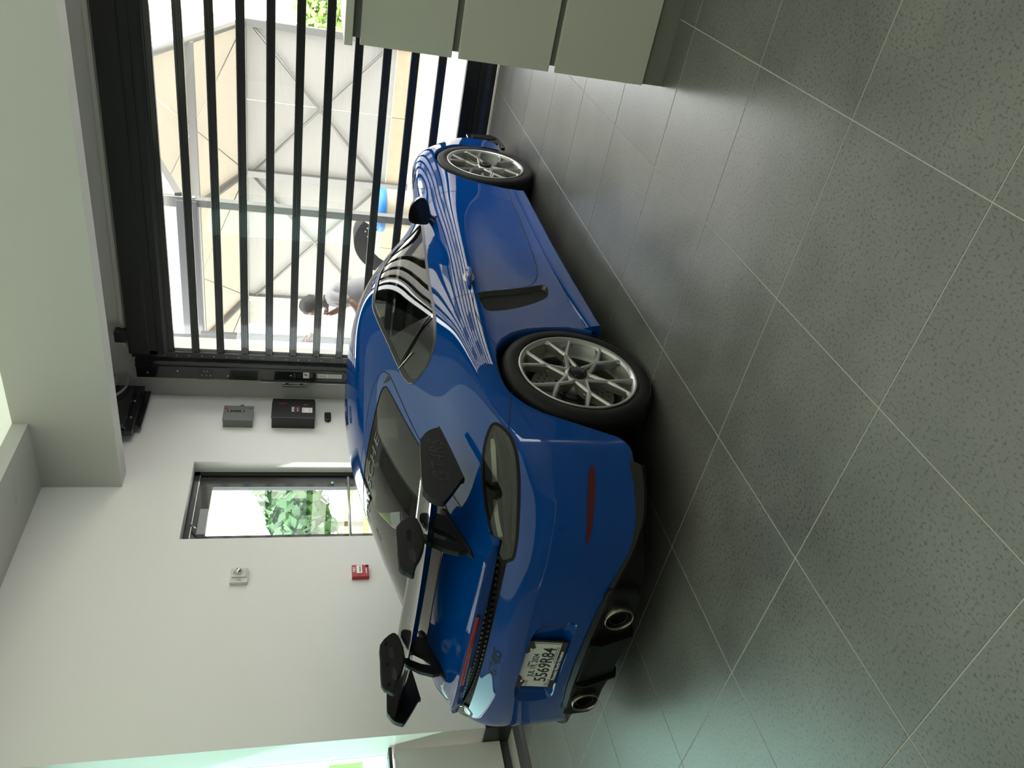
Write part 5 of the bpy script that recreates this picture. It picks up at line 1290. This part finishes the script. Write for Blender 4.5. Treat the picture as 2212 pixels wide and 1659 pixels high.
def hand(parent, wrist, palm, spread, up, m, curl=.5, size=1.0):
    """palm and five bent fingers: wrist point, palm direction, sideways (index towards little finger) and back-of-hand direction"""
    w = Vector(wrist); d = Vector(palm).normalized(); s = Vector(spread); s = (s - d * s.dot(d)).normalized(); n = Vector(up); n = (n - d * n.dot(d) - s * n.dot(s)).normalized()
    nodes = [(*w, .024 * size), (*(w + d * .045 * size), (.030 * size, .017 * size)), (*(w + d * .085 * size), (.034 * size, .015 * size))]
    skin_body('palm', nodes, [(0, 1), (1, 2)], m, parent, 0, 2)
    for i, (off, L) in enumerate(((-.030, .070), (-.010, .078), (.010, .073), (.029, .058))):
        b = w + d * .082 * size + s * off * size; c = curl * (1 + .12 * i); p = [b]; dirv = d.copy()
        for f in (.45, .32, .23):
            ang = c * .9; dirv = (dirv * math.cos(ang) - n * math.sin(ang)).normalized(); p.append(p[-1] + dirv * L * f * size)
        finger_chain('finger', [tuple(q) for q in p], .0092 * size, .0072 * size, m, parent)
    b = w + d * .03 * size - s * .026 * size; t = (d * .7 - s * .6 - n * .25).normalized()
    finger_chain('thumb', [tuple(b), tuple(b + t * .035 * size), tuple(b + t * .058 * size + d * .012 * size), tuple(b + t * .072 * size + d * .028 * size)], .012 * size, .008 * size, m, parent)


def head(parent, c, fwd, m, hairm, tilt=0.0):
    """shaped head: c = centre, fwd = facing direction (horizontal)"""
    f = Vector(fwd).normalized(); u = Vector((0, 0, 1)); f = (f * math.cos(tilt) - u * math.sin(tilt)).normalized(); r = f.cross(u).normalized(); u = r.cross(f)
    M = Matrix((f, -r, u)).transposed().to_4x4(); M.translation = Vector(c)
    V = []; F = []; seg, ring = 28, 20
    for i in range(ring + 1):
        t = math.pi * i / ring; z = math.cos(t)
        for j in range(seg):
            a = 2 * math.pi * j / seg; x = math.sin(t) * math.cos(a); y = math.sin(t) * math.sin(a)
            zz = z * .118; jaw = np.clip((-z - .1) / .9, 0, 1)
            xx = x * (.098 - .012 * jaw) + (.004 if x > 0 else -.004) * (1 - jaw); yy = y * (.076 - .022 * jaw)
            if x > 0:
                front = max(0, x) ** 6
                xx += front * (.020 * math.exp(-((zz + .018) / .018) ** 2) * math.exp(-(yy / .014) ** 2) + .007 * math.exp(-((zz + .062) / .012) ** 2) * math.exp(-(yy / .03) ** 2) + .012 * math.exp(-((zz + .098) / .018) ** 2) + .006 * math.exp(-((zz - .03) / .014) ** 2))
                for e in (-1, 1): xx -= front * .010 * math.exp(-((zz - .005) / .013) ** 2) * math.exp(-((yy - e * .032) / .016) ** 2)
            V.append((xx, yy, zz))
    for i in range(ring):
        for j in range(seg): F.append((i * seg + j, (i + 1) * seg + j, (i + 1) * seg + (j + 1) % seg, i * seg + (j + 1) % seg))
    V = [tuple(M @ Vector(p)) for p in V]
    h = MB().add(V, F).build('head', m, parent, True)
    # hair cap
    V = []; F = []; rg = np.random.default_rng(3)
    for i in range(13):
        t = math.pi * .62 * i / 12
        for j in range(seg):
            a = 2 * math.pi * j / seg; k = 1.0 if math.cos(a) < .35 else (1 - .45 * min(1, (math.cos(a) - .35) / .4))
            tt = t * k; n = 1 + .03 * rg.normal()
            V.append((math.sin(tt) * math.cos(a) * .110 * n - .006, math.sin(tt) * math.sin(a) * .087 * n, math.cos(tt) * .130 * n + .002))
    for i in range(12):
        for j in range(seg): F.append((i * seg + j, (i + 1) * seg + j, (i + 1) * seg + (j + 1) % seg, i * seg + (j + 1) % seg))
    MB().add([tuple(M @ Vector(p)) for p in V], F).build('hair', hairm, parent, True)
    for e in (-1, 1):
        MB().add([tuple(M @ Vector((.004 + .018 * math.cos(a) * k2, e * (.076 + .012 * (1 - k2)), -.008 + .030 * math.sin(a) * k2))) for k2 in (1, .5) for a in np.linspace(0, 2 * math.pi, 12, endpoint=False)], [(j, (j + 1) % 12, 12 + (j + 1) % 12, 12 + j) for j in range(12)] + [tuple(range(12, 24))]).build('ear', m, parent, True)
        MB().sphere(tuple(M @ Vector((.083, e * .031, .006))), .011, 10, 8).build('eye', mat('eye_white', (.6, .6, .58, 1), .2), parent, True)
    return M


def build_people():
    SK = mat('skin_brown', (.22, .115, .075, 1), .5); SK2 = mat('skin_tan', (.36, .20, .13, 1), .5); HAIR = mat('hair_dark', (.025, .023, .022, 1), .6)
    SH = mat('shirt_white', (.30, .295, .31, 1), .8, bump=.4, bscale=25); SH2 = mat('shirt_pinkish', (.32, .28, .28, 1), .8, bump=.4, bscale=25); TR = mat('trousers_dark', (.05, .052, .058, 1), .8); BK = mat('collar_dark', (.035, .037, .042, 1), .8)
    # standing man leaning forward, seen through the panes
    p = empty('person', (-4.25, 7.55, 0), label='person in a white shirt leaning forward, hand raised to the chin, beyond the door panes', cat='person')
    I = Matrix.Translation((4.25, -7.55, 0))
    def fx(o): o.matrix_parent_inverse = I; return o
    n0 = len(bpy.data.objects)
    f = Vector((-.86, -.50, 0)).normalized(); r = f.cross(Vector((0, 0, 1)))
    base = Vector((-4.09, 7.68, 0))
    P = lambda a, s, z: tuple(base + f * a + r * s + Vector((0, 0, z)))
    # torso with shirt (one surface), legs with trousers
    tor = [(*P(.10, 0, .82), (.14, .16)), (*P(.13, 0, .98), (.125, .155)), (*P(.19, 0, 1.13), (.125, .175)), (*P(.23, 0, 1.23), (.09, .16)), (*P(.26, 0, 1.29), (.055, .06)),
           (*P(.21, -.18, 1.23), .07), (*P(.21, .18, 1.23), .07), (*P(.23, -.23, 1.12), .058), (*P(.22, .23, 1.11), .058), (*P(.24, -.24, 1.04), .052), (*P(.23, .25, 1.02), .052)]
    skin_body('shirt', tor, [(0, 1), (1, 2), (2, 3), (3, 4), (3, 5), (3, 6), (5, 7), (6, 8), (7, 9), (8, 10)], SH, p, 1, 2)
    leg = [(*P(.10, 0, .84), (.13, .15)), (*P(.09, -.09, .74), .09), (*P(.09, .09, .74), .09), (*P(.14, -.10, .44), .065), (*P(.14, .10, .44), .065), (*P(.05, -.10, .08), .05), (*P(.05, .10, .08), .05)]
    skin_body('trousers', leg, [(0, 1), (0, 2), (1, 3), (2, 4), (3, 5), (4, 6)], TR, p, 0, 2)
    for s in (-.11, .11): MB().sphere(P(.10, s, .035), .06, 14, 10, (2.0, .8, .75)).build('shoe', BK, p, True)
    skin_body('neck', [(*P(.25, 0, 1.26), .055), (*P(.28, 0, 1.34), .050), (*P(.29, 0, 1.40), .05)], [(0, 1), (1, 2)], SK, p, 0, 2)
    MB().lathe([(.068, -.02), (.075, .0), (.070, .035), (.062, .04)], 20, 'z', P(.262, 0, 1.275)).build('collar', BK, p, True)
    head(p, P(.315, 0, 1.43), f, SK, HAIR, .25)
    # glasses
    g = MB(); hc = Vector(P(.315, 0, 1.43)); ff = (f * math.cos(.25) - Vector((0, 0, 1)) * math.sin(.25)); uu = r.cross(ff)
    for e in (-1, 1):
        g.tube([tuple(hc + ff * .098 + r * (e * .034 + .022 * math.cos(a)) + uu * (.008 + .016 * math.sin(a))) for a in np.linspace(0, 2 * math.pi, 14, endpoint=False)], .002, 5, True)
        g.tube([tuple(hc + ff * .098 + r * e * .056 + uu * .01), tuple(hc - ff * .0 + r * e * .079 + uu * .008)], .002, 5)
    g.build('glasses', BK, p, True)
    # arms: near arm bent up to the chin, far arm resting forward
    skin_body('forearm', [(*P(.23, .25, 1.04), .042), (*P(.28, .25, 1.05), .040), (*P(.37, .15, 1.18), .033), (*P(.40, .10, 1.25), .026)], [(0, 1), (1, 2), (2, 3)], SK, p, 0, 2)
    hand(p, P(.40, .10, 1.25), (Vector(P(.36, .0, 1.33)) - Vector(P(.40, .10, 1.25))), f, Vector((0, 0, 1)) + f * .5, SK, .9, .95)
    skin_body('forearm', [(*P(.24, -.24, 1.06), .042), (*P(.30, -.25, .98), .040), (*P(.44, -.22, .92), .033), (*P(.50, -.20, .90), .026)], [(0, 1), (1, 2), (2, 3)], SK, p, 0, 2)
    hand(p, P(.50, -.20, .90), f + Vector((0, 0, -.2)), r, Vector((0, 0, 1)), SK, .4, .95)
    wv = Vector(P(.46, -.215, .915)); MB().tube([tuple(wv + (r * math.cos(a) + Vector((0, 0, 1)) * math.sin(a)) * .034) for a in np.linspace(0, 2 * math.pi, 14, endpoint=False)], .011, 6, True).build('watch_strap', mat('strap_orange', (.65, .10, .03, 1), .5), p, True)
    text('shirt_print', 'NOOV', .05, mat('label_ink_grey', None), frame(P(.12, .165, 1.16), tuple(f), (0, 0, 1)), p)
    for o in list(p.children_recursive): o.matrix_parent_inverse = I
    # crouching helper at the jamb
    p2 = empty('person', (-4.62, 7.32, 0), label='person in a pale pink shirt crouching with one hand gripping the grey jamb panel', cat='person')
    I2 = Matrix.Translation((4.62, -7.32, 0)); b2 = Vector((-4.74, 7.46, 0)); f2 = Vector((-.9, -.42, 0)).normalized(); r2 = f2.cross(Vector((0, 0, 1)))
    Q = lambda a, s, z: tuple(b2 + f2 * a + r2 * s + Vector((0, 0, z)))
    tor = [(*Q(-.22, 0, .42), (.15, .17)), (*Q(-.14, 0, .62), (.14, .17)), (*Q(-.04, 0, .80), (.14, .185)), (*Q(.02, 0, .90), (.10, .16)), (*Q(.06, 0, .98), .06),
           (*Q(0, -.19, .92), .075), (*Q(0, .19, .92), .075), (*Q(.06, -.24, 1.02), .066), (*Q(.10, .26, .80), .062), (*Q(.12, -.22, 1.14), .058), (*Q(.16, .24, .70), .055)]
    skin_body('shirt', tor, [(0, 1), (1, 2), (2, 3), (3, 4), (3, 5), (3, 6), (5, 7), (6, 8), (7, 9), (8, 10)], SH2, p2, 1, 2)
    leg = [(*Q(-.22, 0, .42), (.14, .16)), (*Q(-.10, -.14, .44), .09), (*Q(-.10, .14, .44), .09), (*Q(.16, -.18, .52), .068), (*Q(.16, .18, .46), .068), (*Q(.06, -.17, .09), .05), (*Q(.0, .17, .09), .05)]
    skin_body('trousers', leg, [(0, 1), (0, 2), (1, 3), (2, 4), (3, 5), (4, 6)], TR, p2, 0, 2)
    for s in (-.17, .17): MB().sphere(Q(.10, s, .035), .06, 14, 10, (1.8, .9, .75)).build('shoe', BK, p2, True)
    skin_body('neck', [(*Q(.05, 0, .96), .055), (*Q(.10, 0, 1.06), .05)], [(0, 1)], SK2, p2, 0, 2)
    head(p2, Q(.14, .03, 1.10), f2, SK2, HAIR, .3)
    skin_body('forearm', [(*Q(.12, -.22, 1.12), .042), (*Q(.14, -.20, 1.22), .038), (*Q(.12, -.22, 1.30), .032), (*Q(.10, -.22, 1.36), .030)], [(0, 1), (1, 2), (2, 3)], SK2, p2, 0, 2)
    hand(p2, (-4.425, 7.06, 1.44), (-.25, -.9, .12), (0, .1, -1), (1, -.3, 0), SK2, .62, 1.0)
    skin_body('forearm', [(*Q(.10, -.22, 1.36), .030), (-4.425, 7.06, 1.44, .025)], [(0, 1)], SK2, p2, 0, 2)
    skin_body('forearm', [(*Q(.16, .24, .72), .042), (*Q(.30, .20, .62), .033), (*Q(.36, .18, .60), .026)], [(0, 1), (1, 2)], SK2, p2, 0, 2)
    hand(p2, Q(.36, .18, .60), f2, r2, Vector((0, 0, 1)), SK2, .4, .95)
    for o in list(p2.children_recursive): o.matrix_parent_inverse = I2
build_room()
build_outside()
build_people()
build_car()
